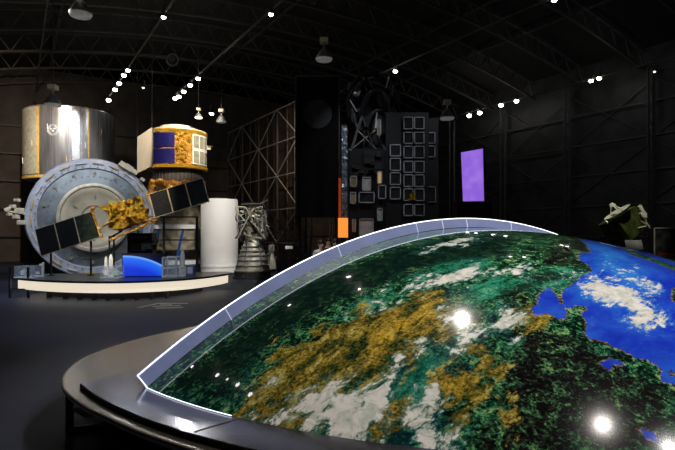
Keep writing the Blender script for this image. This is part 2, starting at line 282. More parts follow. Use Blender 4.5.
def globe_mesh():
    rb = math.sqrt(GR ** 2 - (PZ - GC.z) ** 2); NR, NA = 250, 760
    rr = np.linspace(.02, rb, NR); aa = np.linspace(0, 2 * np.pi, NA, endpoint=False)
    X = (rr[:, None] * np.cos(aa)).ravel(); Y = (rr[:, None] * np.sin(aa)).ravel()
    Z = np.sqrt(GR ** 2 - X * X - Y * Y)
    bm = bmesh.new(); vs = [bm.verts.new((float(x), float(y), float(z))) for x, y, z in zip(X, Y, Z)]
    for i in range(NR - 1):
        for j in range(NA):
            j2 = (j + 1) % NA; bm.faces.new((vs[i * NA + j], vs[(i + 1) * NA + j], vs[(i + 1) * NA + j2], vs[i * NA + j2]))
    bm.faces.new([vs[j] for j in range(NA)])
    bmesh.ops.bisect_plane(bm, geom=list(bm.verts) + list(bm.edges) + list(bm.faces), plane_co=GN * S_IN, plane_no=GN, clear_outer=True)
    me = bpy.data.meshes.new('earth_surface'); bm.to_mesh(me); bm.free()
    for p in me.polygons: p.use_smooth = True
    n = len(me.vertices); co = np.empty(n * 3); me.vertices.foreach_get('co', co); co = co.reshape(-1, 3)[:, :2]
    def sd(poly):                                     # metres inside (+) or outside (-) an outline on the map
        P = np.array(poly); Q = np.roll(P, -1, 0); best = np.full(n, 1e9); ins = np.zeros(n, bool)
        for a, c in zip(P, Q):
            e = c - a; L = e @ e + 1e-12; t = np.clip(((co - a) @ e) / L, 0, 1)
            best = np.minimum(best, np.hypot(*(co - a - t[:, None] * e).T))
            if a[1] != c[1]:
                k = (a[1] > co[:, 1]) != (c[1] > co[:, 1]); ins ^= k & (co[:, 0] < (c[0] - a[0]) * (co[:, 1] - a[1]) / (c[1] - a[1]) + a[0])
        return np.where(ins, best, -best)
    for key, polys in PAINT.items():
        v = np.full(n, -1.)
        for p in polys: v = np.maximum(v, sd(p))
        at_ = me.attributes.new(key, 'FLOAT', 'POINT'); at_.data.foreach_set('value', np.clip(v, -.6, .6).astype('f4'))
    return me
def globe_mat():
    m = bpy.data.materials.new('printed_earth_surface'); m.use_nodes = True; nt = m.node_tree; L = nt.links.new; N = nt.nodes
    bs = N['Principled BSDF']; tc = N.new('ShaderNodeTexCoord')
    def val(x, s):
        if isinstance(x, (int, float)): s.default_value = x
        else: L(x, s)
    def math_(op, a, b=0., c=None, clamp=False):
        n = N.new('ShaderNodeMath'); n.operation = op; n.use_clamp = clamp; val(a, n.inputs[0]); val(b, n.inputs[1])
        if c is not None: val(c, n.inputs[2])
        return n.outputs[0]
    def noise_(scale, detail=8, rough=.6, ang=0, stretch=1, dist=0, off=0):
        mp = N.new('ShaderNodeMapping'); mp.vector_type = 'TEXTURE'; mp.inputs['Rotation'].default_value = (0, 0, ang); mp.inputs['Scale'].default_value = (stretch, 1, 1); mp.inputs['Location'].default_value = (off, off, 0)
        L(tc.outputs['Object'], mp.inputs[0]); n = N.new('ShaderNodeTexNoise'); n.inputs['Scale'].default_value = scale; n.inputs['Detail'].default_value = detail
        n.inputs['Roughness'].default_value = rough; n.inputs['Distortion'].default_value = dist; L(mp.outputs[0], n.inputs['Vector']); return n.outputs[0]
    def attr(k): n = N.new('ShaderNodeAttribute'); n.attribute_name = k; return n.outputs['Fac']
    def step(x, lo, hi): 
        n = N.new('ShaderNodeMapRange'); n.interpolation_type = 'SMOOTHSTEP'; val(x, n.inputs[0]); n.inputs[1].default_value = lo; n.inputs[2].default_value = hi; return n.outputs[0]
    def mix(f, a, b):
        n = N.new('ShaderNodeMix'); n.data_type = 'RGBA'; val(f, n.inputs[0])
        for q, x in ((6, a), (7, b)):
            if isinstance(x, tuple): n.inputs[q].default_value = (*x, 1)
            else: L(x, n.inputs[q])
        return n.outputs[2]
    def ramp(x, stops):
        n = N.new('ShaderNodeValToRGB'); e = n.color_ramp.elements
        while len(e) < len(stops): e.new(.5)
        for el, (p, c) in zip(e, stops): el.position = p; el.color = (*c, 1)
        L(x, n.inputs[0]); return n.outputs[0]
    ST = R(42.6)
    def ridg(scale, ang, stretch, off, detail=6):
        mp = N.new('ShaderNodeMapping'); mp.vector_type = 'TEXTURE'; mp.inputs['Rotation'].default_value = (0, 0, ang); mp.inputs['Scale'].default_value = (stretch, 1, 1); mp.inputs['Location'].default_value = (off, off, 0)
        wn = N.new('ShaderNodeTexNoise'); wn.inputs['Scale'].default_value = scale * .6; wn.inputs['Detail'].default_value = 4
        va = N.new('ShaderNodeVectorMath'); va.operation = 'MULTIPLY_ADD'; va.inputs[1].default_value = (.9 / scale,) * 3
        L(tc.outputs['Object'], wn.inputs['Vector']); L(wn.outputs[1], va.inputs[0]); L(tc.outputs['Object'], va.inputs[2]); L(va.outputs[0], mp.inputs[0])
        n = N.new('ShaderNodeTexNoise'); n.noise_type = 'RIDGED_MULTIFRACTAL'; n.normalize = True; n.inputs['Scale'].default_value = scale; n.inputs['Detail'].default_value = detail
        n.inputs['Roughness'].default_value = .6; L(mp.outputs[0], n.inputs['Vector']); return n.outputs[0]
    fine = noise_(8, 12, .75, ST, 2.8, .3); mid = noise_(2.6, 8, .6, ST, 2.2, .3, 3); speck = noise_(38, 5, .7, 0, 1, .6, 7); big = noise_(1.1, 5, .55, ST, 2, .2, 11)
    blot = noise_(9, 8, .68, 0, 1, 1.0, 17)
    warp = math_('ADD', math_('MULTIPLY', math_('SUBTRACT', mid, .5), 1.5), math_('MULTIPLY', math_('SUBTRACT', fine, .5), 1.2))
    crisp = math_('MULTIPLY', math_('SUBTRACT', blot, .5), .16)
    mixn = math_('ADD', math_('MULTIPLY', math_('SUBTRACT', fine, .5), 1.5), math_('MULTIPLY', math_('SUBTRACT', speck, .5), .9))       # about -.4 .. .4
    mixb = math_('ADD', math_('MULTIPLY', math_('SUBTRACT', blot, .5), 1.3), math_('MULTIPLY', math_('SUBTRACT', speck, .5), 1.2))
    z_ = lambda x: math_('ADD', x, .5)
    veg = ramp(z_(mixb), [(.34, (.003, .006, .005)), (.46, (.006, .032, .018)), (.56, (.02, .12, .05)), (.67, (.10, .38, .17)), (.78, (.48, .55, .14))])
    lush = ramp(z_(mixn), [(.26, (.003, .03, .02)), (.42, (.012, .15, .07)), (.56, (.03, .33, .19)), (.72, (.22, .58, .36)), (.84, (.6, .7, .3))])
    col = mix(step(math_('ADD', attr('lush'), math_('MULTIPLY', warp, .6)), -.08, .16), veg, lush)
    col = mix(math_('MULTIPLY', step(math_('ADD', big, math_('MULTIPLY', mixn, .25)), .48, .62), .38), col, (.006, .055, .075))
    dk = ramp(z_(mixb), [(.42, (.005, .003, .004)), (.54, (.020, .012, .013)), (.64, (.02, .08, .035)), (.76, (.13, .34, .13)), (.88, (.55, .42, .12))])
    col = mix(math_('MULTIPLY', step(math_('ADD', attr('dark'), math_('MULTIPLY', warp, .3)), -.03, .10), .88), col, dk)
    col = mix(math_('MULTIPLY', step(math_('ADD', attr('left_shade'), math_('MULTIPLY', warp, .25)), -.05, .22), .88), col, (.003, .013, .011))  # smooth dark shade beside the rim, painted into the map colour
    gd = mix(step(math_('ADD', attr('bright'), math_('MULTIPLY', warp, .5)), -.05, .2), ramp(z_(mixn), [(.26, (.004, .02, .012)), (.40, (.025, .055, .016)), (.50, (.14, .11, .016)), (.60, (.34, .23, .03)), (.72, (.58, .54, .14)), (.88, (.5, .55, .4))]),
             ramp(z_(mixb), [(.24, (.03, .05, .008)), (.36, (.20, .15, .012)), (.48, (.60, .38, .035)), (.66, (.82, .56, .08)), (.84, (.85, .72, .25))]))
    col = mix(step(math_('ADD', attr('gold'), math_('ADD', math_('MULTIPLY', warp, .6), .06)), -.03, .05), col, gd)
    seaf = math_('ADD', math_('MINIMUM', attr('sea'), math_('MULTIPLY', attr('land'), -1.)), crisp)
    sc = mix(step(mid, .35, .7), (.012, .035, .58), (.03, .14, .80))
    sc = mix(step(math_('ADD', attr('cyan'), math_('MULTIPLY', warp, .4)), -.15, .3), sc, (.03, .26, .85))
    coast = step(seaf, -.024, -.006)
    col = mix(math_('MULTIPLY', coast, .7), col, mix(step(speck, .45, .6), (.06, .05, .02), (.65, .48, .28)))
    smask = step(seaf, -.008, .002)
    col = mix(smask, col, sc)
    cn = noise_(5.0, 12, .72, ST, 3.2, .25, 5)
    cnn = math_('ADD', math_('MULTIPLY', math_('SUBTRACT', cn, .5), 1.9), math_('MULTIPLY', math_('SUBTRACT', blot, .5), .6))
    cf = math_('ADD', math_('MULTIPLY', attr('cloud'), 1.2), math_('ADD', cnn, -.04))
    col = mix(math_('MULTIPLY', step(cf, -.16, .04), .38), col, mix(smask, (.06, .34, .30), (.08, .45, .8)))
    col = mix(step(cf, -.03, .10), col, mix(step(blot, .4, .6), (.66, .70, .62), (.95, .93, .88)))
    wisp = math_('ADD', noise_(2.6, 12, .74, ST, 4.5, .3, 21), math_('MULTIPLY', mixn, .18))
    col = mix(math_('MULTIPLY', step(wisp, .62, .74), .45), col, (.35, .55, .48))
    L(col, bs.inputs['Base Color']); bs.inputs['Roughness'].default_value = .13; bs.inputs['Specular IOR Level'].default_value = .05
    bs.inputs['Coat Weight'].default_value = 1; bs.inputs['Coat Roughness'].default_value = .018; bs.inputs['Coat IOR'].default_value = 1.45
    return m
globe = thing('earth_globe_model', 'huge glossy domed model of the Earth with blue sea, gold desert and white cloud', 'globe model', GC)
me = globe_mesh(); me.materials.append(globe_mat())
es = bpy.data.objects.new('earth_surface', me); COL.objects.link(es); es.parent = globe
# collar
def arc(K, r, n=120):
    e1 = Vector((GN.y, -GN.x, 0)).normalized(); e2 = e1.cross(GN); e2 = e2 if e2.z > 0 else -e2
    a0 = math.asin((PZ - K.z) / (r * e2.z)); out = []
    for i in range(n + 1):
        a = math.pi - a0 - (math.pi - 2 * a0) * i / n; out.append(K + e1 * (r * math.cos(a)) + e2 * (r * math.sin(a)))
    return out
KI = GC + GN * S_IN; RI = math.sqrt(GR ** 2 - S_IN ** 2); KO = GC + GN * S_OUT + Vector((.52, 0, -.135))
AI = arc(KI, RI, 240); AO = []
for i_, p_ in enumerate(AI):
    n_ = (p_ - GC) / GR; tg_ = (AI[min(i_ + 1, 240)] - AI[max(i_ - 1, 0)]).normalized(); t_ = n_.cross(tg_)
    if t_.dot(GN) < 0: t_ = -t_
    AO.append(p_ + n_ * .132 + t_ * .03)
col_root = thing('arched_collar', 'curved pale blue rim with a white lit edge arching behind the Earth dome', 'rim', AI[0])
def strip(i0, i1, back, name, m, trim=.0):
    b = MB(); rows = []
    for i in range(i0, i1 + 1):
        p, q = AI[i] - AI[0], AO[i] - AI[0]; tg = (AO[min(i + 1, 240)] - AO[max(i - 1, 0)]).normalized(); nn = (q - p).cross(tg).normalized()
        if nn.y < 0: nn = -nn
        rows.append([b.bm.verts.new(x) for x in (p, q, q + nn * back, p + nn * back)])
    for A, B in zip(rows, rows[1:]):
        for k in range(4): b.bm.faces.new((A[k], A[(k + 1) % 4], B[(k + 1) % 4], B[k]))
    b.bm.faces.new(rows[0]); b.bm.faces.new(rows[-1][::-1]); return b.obj(name, m, col_root, True)
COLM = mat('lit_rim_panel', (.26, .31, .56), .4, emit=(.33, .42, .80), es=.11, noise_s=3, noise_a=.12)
cuts = [0, 23, 60, 92, 104, 116, 140, 170, 205, 240]
for a, c in zip(cuts, cuts[1:]): strip(a, c, .05, 'rim_panel', COLM)
JT = (mat('joint_line', (.8, .82, .9), .4, emit=(.8, .85, 1), es=.5))
for i in cuts[1:-1]: b = MB(); b.bar(AI[i] - AI[0] - GN * .004, AO[i] - AI[0] - GN * .004, .008); b.obj('panel_joint', JT, col_root)
b = MB(); b.tube([p - AI[0] for p in AO], .005, 8); b.obj('edge_light', LED, col_root)
b = MB(); b.tube([p - AI[0] for p in AI], .007, 6); b.obj('foot_gap_line', mat('navy_gap_line', (.01, .012, .03), .4), col_root)  # dark tube added to draw the dark gap where rim meets globe
b = MB(); b.bar(AI[0] - AI[0], AO[0] - AI[0], .006); b.obj('end_light', LED, col_root)
# back shell of the globe behind the rim
b = MB(); vs = [b.bm.verts.new(p - GC) for p in AI]; b.bm.faces.new(vs); b.obj('back_panel', BLACK, globe)
rb = math.sqrt(GR ** 2 - (PZ - GC.z) ** 2)
# glowing tube added for the white reflected line at the globe's foot
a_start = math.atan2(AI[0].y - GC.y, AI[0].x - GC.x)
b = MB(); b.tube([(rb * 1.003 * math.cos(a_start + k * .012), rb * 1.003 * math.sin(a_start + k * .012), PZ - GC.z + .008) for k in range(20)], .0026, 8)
b.obj('foot_glint', LED, globe)
# plinth
def catmull(P, n=10, closed=False):
    out = []; N = len(P)
    for i in range(N if closed else N - 1):
        p0, p1, p2, p3 = [Vector(P[(i + k) % N]) if closed else Vector(P[max(0, min(N - 1, i + k))]) for k in (-1, 0, 1, 2)]
        for k in range(n):
            t = k / n; out.append(.5 * ((2 * p1) + (-p0 + p2) * t + (2 * p0 - 5 * p1 + 4 * p2 - p3) * t * t + (-p0 + 3 * p1 - 3 * p2 + p3) * t ** 3))
    if not closed: out.append(Vector(P[-1]))
    return out
gx, gy = GC.x, GC.y
circ = [(gx + 5.30 * math.cos(R(a)), gy + 5.30 * math.sin(R(a))) for a in range(100, -144, -12)]
edge = [Vector(p) for p in ([(-2.01, 4.1), (-2.40, 4.55), (-2.65, 5.10), (-2.74, 5.7), (-2.62, 6.4), (-2.38, 7.0), (-1.95, 7.75), (-1.3, 8.9), (-.3, 10.6), (.6, 12.2)] + [])]
front = [Vector((gx + 5.30 * math.cos(R(a)), gy + 5.30 * math.sin(R(a)))) for a in range(84, -135, -6)]
outline = catmull([tuple(p) for p in (edge + front)], 5, True)
def inset(P, d):
    n = len(P); out = []
    for i in range(n):
        t = (P[(i + 1) % n] - P[i - 1]).normalized(); out.append(P[i] + Vector((t.y, -t.x)) * d)
    return out
plinth = thing('globe_plinth', 'low dark brushed metal plinth with rounded end carrying the Earth dome', 'plinth', (gx, gy, 0))
def brushed(nm='brushed_dark_metal', c0=(.17, .15, .12, 1), c1=(.29, .26, .21, 1), r0=.2, r1=.3):
    m = bpy.data.materials.new(nm); m.use_nodes = True; nt = m.node_tree; b_ = nt.nodes['Principled BSDF']
    b_.inputs['Metallic'].default_value = .9; b_.inputs['Roughness'].default_value = .3
    tc = nt.nodes.new('ShaderNodeTexCoord'); mp = nt.nodes.new('ShaderNodeMapping'); mp.inputs['Scale'].default_value = (2, 60, 2)
    n = nt.nodes.new('ShaderNodeTexNoise'); n.inputs['Scale'].default_value = 2; n.inputs['Detail'].default_value = 5
    nt.links.new(tc.outputs['Object'], mp.inputs[0]); nt.links.new(mp.outputs[0], n.inputs['Vector'])
    r = nt.nodes.new('ShaderNodeValToRGB'); r.color_ramp.elements[0].color = c0; r.color_ramp.elements[1].color = c1
    nt.links.new(n.outputs[0], r.inputs[0]); nt.links.new(r.outputs[0], b_.inputs['Base Color'])
    mr = nt.nodes.new('ShaderNodeMapRange'); mr.inputs[3].default_value = r0; mr.inputs[4].default_value = r1
    nt.links.new(n.outputs[0], mr.inputs[0]); nt.links.new(mr.outputs[0], b_.inputs['Roughness']); return m
BR = brushed()
loc = lambda P: [(p.x - gx, p.y - gy) for p in P]
sgn = 1
area = sum(outline[i].x * outline[(i + 1) % len(outline)].y - outline[(i + 1) % len(outline)].x * outline[i].y for i in range(len(outline)))
if area > 0: sgn = -1
MB().prism(loc(outline), PZ - .085, PZ - .04).obj('top_shelf', BR, plinth)
b = MB(); b.tube([(x, y, PZ - .05) for x, y in loc(outline)], .014, 8, True); b.obj('edge_lip', mat('edge_lip_metal', (.26, .22, .18), .5, .8), plinth, True)
MB().prism(loc(inset(outline, .34 * sgn)), 0, PZ - .087).obj('body', mat('black_skirt', (.012, .011, .011), .35), plinth)
# raised front apron: from the foot of the rim round the front
ap_o = inset(outline, .07 * sgn)
apr = [Vector((gx + (rb - .05) * math.cos(R(a)), gy + (rb - .05) * math.sin(R(a)))) for a in range(40, -135, -3)]
ap_out = [Vector((gx + 5.20 * math.cos(R(a)), gy + 5.20 * math.sin(R(a)))) for a in range(-141, 41, 3)]
ap = [Vector((-1.6, 4.85)), Vector((-1.93, 4.98))] + ap_out + apr + [Vector((-1.0, 4.6))]
MB().prism(loc(ap), PZ - .039, PZ).obj('front_apron', brushed('blue_black_metal', (.13, .13, .16, 1), (.20, .20, .25, 1), .15, .24), plinth)
MB().prism(loc([p + (p - Vector((gx, gy))).normalized() * .006 for p in ap_out[::-1]] + [p - (p - Vector((gx, gy))).normalized() * .05 for p in ap_out]), PZ - .038, PZ - .004).obj('apron_edge', BLACK, plinth)
for a in (-122, -96, -70, -44): b = MB(); b.bar((5.18 * math.cos(R(a)), 5.18 * math.sin(R(a)), PZ + .0005), ((rb + .01) * math.cos(R(a + 1)), (rb + .01) * math.sin(R(a + 1)), PZ + .0005), .006); b.obj('apron_seam', BLACK, plinth)
for (x, y) in ((-2.38, 4.62), (-2.62, 5.6)):
    b = MB(); b.box((x - gx, y - gy, (PZ - .087) / 2), (.05, .05, PZ - .09)); b.obj('leg', BLACK, plinth)
b = MB(); b.bar((-2.38 - gx, 4.6 - gy, .02), (-2.0 - gx, 4.75 - gy, .02), .04, .04); b.obj('foot_bar', mat('brown_foot_bar', (.25, .17, .13), .5), plinth)
b = MB(); b.bar((-2.33 - gx, 4.66 - gy, .2), (-2.08 - gx, 4.42 - gy, .2), .12, .01); b.obj('notice_plate', mat('grey_plate', (.45, .45, .42), .5), plinth)

# ------------------------------------------------------------------ curved display stage on the left
stage_px = [(13, 277.0, 14.6), (16, 277.6, None), (60, 280.2, None), (100, 281.3, None), (140, 280.8, None), (180, 278.6, None), (210, 275.8, None), (232, 272.2, None)]
SZ = .55
def on_z(u, v, z): y = (EYE - z) * F / (v - VH); return at(u, v, y)
fr = [on_z(u, v, SZ) for u, v in ((13, 277.3), (24, 278.6), (42, 279.9), (60, 280.7), (80, 281.2), (100, 281.4), (120, 281.3), (140, 280.8), (160, 280), (180, 278.9), (200, 277.2), (216, 275.3), (226, 273.8), (232, 272.4))]
frp = [Vector((p.x, p.y)) for p in fr]
back = [Vector((frp[-1].x - .3, 16.6)), Vector((-5.2, 16.2)), Vector((-7.5, 15.9)), Vector((-9.2, 15.6))]
sx, sy = -6.2, 14.5
stage = thing('display_stage', 'long curved display stage with glowing cream front band and dark top', 'display stage', (sx, sy, 0))
so = catmull([tuple(p) for p in frp], 4) + back
def sh(P, d):      # move the front edge back by d
    out = []
    for p in P: q = Vector((sx, sy + 1.0)); v = (q - p); out.append(p + v.normalized() * d)
    return out
L2 = lambda P: [(p.x - sx, p.y - sy) for p in P]
MB().prism(L2(so), SZ - .055, SZ).obj('stage_top', mat('dark_stage_top', (.022, .024, .034), .3), stage)
MB().prism(L2(sh(so, .12)), .24, SZ - .056).obj('light_band', mat('glowing_cream_band', (.9, .85, .75), .6, emit=(1, .88, .68), es=.8, noise_a=.03), stage)
MB().prism(L2(sh(so, .9)), 0, .24).obj('recessed_base', BLACK, stage)
for k in range(9):
    p = frp[1 + k] + (Vector((sx, sy + 1)) - frp[1 + k]).normalized() * .6
    MB().box((p.x - sx, p.y - sy, .12), (.05, .2, .24)).obj('leg', BLACK, stage)

STG = Vector((0, 0, SZ))
# satellite with two panel wings
sat = thing('satellite_model', 'gold foil satellite model with two tilted dark solar panel wings on black posts', 'satellite model', (-6.05, 15, SZ))
S0 = Vector((-6.05, 15, SZ))
def loc3(u, v, y, o): return at(u, v, y) - o
CELL = mat('dark_solar_cell', (.007, .007, .008), .4, noise_s=14, noise_a=.6, spec=.2); CELLG = mat('green_tinted_cell', (.014, .02, .014), .3, noise_s=10, noise_a=.6)
FRM = mat('panel_frame_metal', (.55, .45, .3), .4, .6)
def wing(o0, A, B, y, cells, dy):
    root = MB(); O = loc3(*o0, y, S0)
    a = Vector((A[0], 0, -A[1])) / F * y; bb = Vector((B[0], 0, -B[1])) / F * y; a.y = dy[0]; bb.y = dy[1]
    nn = a.cross(bb).normalized(); M3 = Matrix((a.normalized(), (nn.cross(a.normalized())), nn)).transposed()
    c = O + a / 2 + bb / 2
    root.box(c, (a.length, bb.length, .03), m3=M3); w_ = root.obj('solar_wing', FRM, sat)
    for k in range(3):
        q = MB(); cc = O + a * (k + .5) / 3 + bb / 2
        for s in (-1, 1): q.box(cc + nn * .018 * s, (a.length / 3 - .035, bb.length * .95, .006), m3=M3)
        q.obj('solar_panel', CELLG if cells[k] else CELL, w_)
    return O, a, bb
O1 = wing((34.4, 229.6), (57, -19), (10.2, 26.6), 15, (0, 0, 1), (0.1, -.15))
O2 = wing((148.5, 194), (53, -16.5), (9, 24), 15, (0, 0, 0), (0.1, -.15))
b = MB(); c = loc3(128, 214, 15, S0)
M3 = Matrix.Rotation(R(-18), 3, 'Y')
g = bmesh.ops.create_cube(b.bm, size=1)['verts']; bmesh.ops.subdivide_edges(b.bm, edges=b.bm.edges[:], cuts=9, use_grid_fill=True)
for v in b.bm.verts:
    p = v.co.copy(); k = noise.noise_vector(p * 5) * .22 + noise.noise_vector(p * 13) * .2; v.co = M3 @ Vector(((p.x + k.x) * .86, (p.y + k.y) * .7, (p.z + k.z) * .62)) + c
b.obj('foil_body', GOLD, sat)
b = MB(); b.bar(loc3(110, 240, 14.7, S0), loc3(157, 220, 14.7, S0), .10, .05); b.bar(loc3(142, 222, 15, S0), loc3(158, 216, 15, S0), .05)
b.bar(loc3(99, 228, 15, S0), loc3(114, 222, 15, S0), .04); b.obj('gold_boom', GOLD2, sat)
b = MB(); b.bar(loc3(147, 192, 15, S0), loc3(160, 222, 15, S0), .05); b.obj('wing_hinge', GOLD2, sat); b = MB(); b.bar(loc3(91, 209, 15, S0), loc3(102, 238, 15, S0), .05); b.ball(loc3(93, 208, 15, S0), .06); b.obj('wing_hinge', GOLD2, sat)
b = MB()
for k in range(16): b.bar(c + Vector((rnd.uniform(-.4, .4), -.1, rnd.uniform(.05, .3))), c + Vector((rnd.uniform(-.5, .5), -.3, rnd.uniform(.3, .48))), .015)
b.obj('antenna_spikes', mat('dull_yellow', (.5, .45, .1), .5), sat)
def post(u, v, y): 
    p = at(u, v, y) - S0; b = MB(); b.bar((p.x, p.y, 0), p, .045); b.cyl((p.x, p.y, 0), (p.x, p.y, .02), .1); return b.obj('support_post', BLACK, sat)
post(91, 238, 15.05); post(51, 248, 15.05)
b = MB()
for u in (109.5, 114):
    p = at(u, 236, 15.1) - S0; b.bar((p.x, p.y, 0), p, .04)
b.bar(at(109, 238, 15.1) - S0, at(122, 231, 15.1) - S0, .04); b.obj('body_cradle', BLACK, sat)
# black rail frame behind the stage
fr_ = thing('rail_frame', 'black metal rail frame standing behind the display stage on the right', 'rail frame', (at(164, 0, 17.2).x, 17.2, SZ))
FO = Vector((at(164, 0, 17.2).x, 17.2, SZ))
fr_.location.z = 0; FO.z = 0
for u in (138, 164, 197): b = MB(); p = at(u, 217, 17.6) - FO; b.bar((p.x, p.y, 0), p, .07 if u > 138 else .04); b.obj('post', BLACK, fr_)
for v in (217, 240): b = MB(); b.bar(at(138, v, 17.6) - FO, at(198, v, 17.6) - FO, .045); b.obj('rail', BLACK, fr_)

# things on the stage
def disp(name, label, cat, u, y, group=None): p = at(u, 0, y); return thing(name, label, cat, (p.x, y, SZ), 0, group)
d = disp('display_screen', 'wide blue display screen showing the curved edge of the Earth', 'screen', 143, 14.6)
b = MB(); b.box((0, .04, .33), (1.2, .05, .66)); b.obj('casing', BLACK, d)
def screen_mat():
    m = bpy.data.materials.new('blue_earth_limb_screen'); m.use_nodes = True; nt = m.node_tree; b_ = nt.nodes['Principled BSDF']; L = nt.links.new
    tc = nt.nodes.new('ShaderNodeTexCoord'); vm = nt.nodes.new('ShaderNodeVectorMath'); vm.operation = 'SUBTRACT'; vm.inputs[1].default_value = (-.5, 0, -1.56)
    L(tc.outputs['Object'], vm.inputs[0]); ln = nt.nodes.new('ShaderNodeVectorMath'); ln.operation = 'LENGTH'; L(vm.outputs[0], ln.inputs[0])
    r = nt.nodes.new('ShaderNodeValToRGB'); e = r.color_ramp.elements; e[0].position = 0; e[0].color = (.003, .02, .45, 1); e[1].position = 1; e[1].color = (0, 0, .01, 1)
    for p_, c_ in ((.55, (.004, .04, .75)), (.80, (.02, .17, 1)), (.86, (.2, .5, 1)), (.875, (.0, .005, .06))): q = e.new(p_); q.color = (*c_, 1)
    mr = nt.nodes.new('ShaderNodeMapRange'); mr.inputs[1].default_value = 1.2; mr.inputs[2].default_value = 2.3; L(ln.outputs['Value'], mr.inputs[0]); L(mr.outputs[0], r.inputs[0])
    L(r.outputs[0], b_.inputs['Emission Color']); b_.inputs['Emission Strength'].default_value = .9; b_.inputs['Base Color'].default_value = (.01, .01, .02, 1); return m
b = MB(); b.box((0, .008, .32), (1.14, .012, .6)); b.obj('screen_face', screen_mat(), d)
d = disp('notice_panel', 'black notice panel with rows of small pale text above the blue screen', 'sign', 142, 15.6)
b = MB(); b.box((0, 0, .92), (.86, .04, .62)); b.obj('panel', mat('black_sign', (.008, .008, .01), .4), d)
b = MB(); 
for x in (-.38, .38): b.box((x, .03, .6), (.04, .04, 1.2))
b.obj('post', BLACK, d)
b = MB()
for r_, n_ in ((1.10, 9), (.90, 12), (.84, 11), (.78, 12), (.72, 8)):
    for k in range(n_): b.box((-.30 + k * .055, -.022, r_), (.04, .004, .035 if r_ > 1 else .02))
b.obj('lettering', mat('dim_lettering', (.3, .3, .32), .5), d)
def case(name, label, u0, u1, v, y, inner, frame=None):
    p0, p1 = at(u0, v, y), at(u1, v, y); wdt = p1.x - p0.x; h = p0.z - SZ
    d = thing(name, label, 'display case', ((p0.x + p1.x) / 2, y, SZ), 0, 'display cases on the stage')
    b = MB()
    for s in (-1, 1): b.box((s * wdt / 2, 0, h / 2 + .01), (.012, .4, h)); b.box((0, s * .2, h / 2 + .01), (wdt, .012, h))
    b.box((0, 0, h), (wdt, .4, .012)); b.obj('glass', GLASSY, d)
    b = MB(); b.box((0, 0, .012), (wdt + .03, .44, .024)); b.obj('base', frame or WHITE, d)
    if frame:
        b = MB()
        for s in (-1, 1):
            for q in (-1, 1): b.bar((s * wdt / 2, q * .2, 0), (s * wdt / 2, q * .2, h), .03)
            for z in (h, h * .45): b.bar((-wdt / 2, s * .2, z), (wdt / 2, s * .2, z), .03)
        b.obj('frame', frame, d)
    return d, wdt, h
case('display_case', 'low clear display case at the left end of the glowing stage', 19, 39, 266, 14.4, 0)
case('display_case', 'low clear display case in front of the two white columns beside the blue screen', 104, 121, 266.5, 14.2, 0)
case('display_case', 'white framed display case right of the blue screen', 165, 178.5, 257, 14.6, 0, WHITE)
def little(name, label, cat, u, y, build, group=None):
    d = disp(name, label, cat, u, y, group); build(d); return d
def probe(body, wings):
    def f(d):
        b = MB(); b.box((0, 0, .13), (.13, .12, .12), bevel=.01); b.cyl((0, 0, .19), (0, 0, .24), .02, .05); b.obj('body', body, d)
        b = MB(); b.box((0, 0, .13), (.36, .02, .07)); b.obj('wings', wings, d)
        b = MB(); b.cyl((0, 0, .026), (0, 0, .08), .01); b.cyl((0, 0, .024), (0, 0, .034), .05); b.obj('stand', BLACK, d)
    return f
LIT = mat('pale_green_plastic', (.7, .9, .6), .4, emit=(.7, .95, .6), es=.15)
little('spacecraft_model', 'tiny pale spacecraft model at the left inside the left display case', 'model', 24, 14.4, probe(WHITE, GREYM), 'tiny spacecraft models on the stage')
little('spacecraft_model', 'tiny pale spacecraft model at the right inside the left display case', 'model', 33, 14.4, probe(GREYM, WHITE), 'tiny spacecraft models on the stage')
little('spacecraft_model', 'tiny pale green lit spacecraft model left of the blue screen', 'model', 116, 14.25, probe(LIT, WHITE), 'tiny spacecraft models on the stage')
def column(hh, r, capm):
    def f(d):
        b = MB(); b.lathe([(.001, 0), (r * 1.25, 0), (r * 1.25, .03), (r, .035), (r, hh * .8), (r * .8, hh * .88), (r * .3, hh), (.001, hh)], 20); b.obj('body', WHITE, d, True)
        b = MB(); b.cyl((0, 0, hh * .3), (0, 0, hh * .34), r * 1.02); b.obj('band', capm, d)
        for s in (-1, 1): b = MB(); b.cyl((s * r * 1.25, 0, .03), (s * r * 1.25, 0, hh * .4), r * .35, r * .35, 10); b.obj('booster', WHITE, d)
    return f
little('rocket_model', 'slim white rocket model standing left of the black cradle posts', 'rocket model', 106, 15.2, column(.55, .05, GREYM), 'rocket models on the stage')
little('rocket_model', 'taller white rocket model just left of the blue screen', 'rocket model', 111, 14.75, column(.62, .06, GREYM), 'rocket models on the stage')
little('rocket_model', 'tall cream rocket model standing right of the white framed case', 'rocket model', 182.5, 14.7, column(.74, .065, YELLOW), 'rocket models on the stage')
little('white_column', 'slim white upright marker on the left of the glowing stage', 'column', 43, 14.3, lambda d: (MB().box((0, 0, .21), (.05, .05, .42), bevel=.008).obj('post', WHITE, d), MB().box((-.06, 0, .36), (.06, .03, .05)).obj('clip', WHITE, d)))
def bluebox(d):
    MB().box((0, 0, .16), (.2, .2, .3), bevel=.01).obj('body', mat('blue_grey_box', (.12, .2, .5), .4), d); MB().box((0, -.105, .17), (.15, .01, .18)).obj('label_plate', WHITE, d)
little('info_box', 'small blue box with a pale plate at the right end of the stage', 'box', 191, 14.9, bluebox)
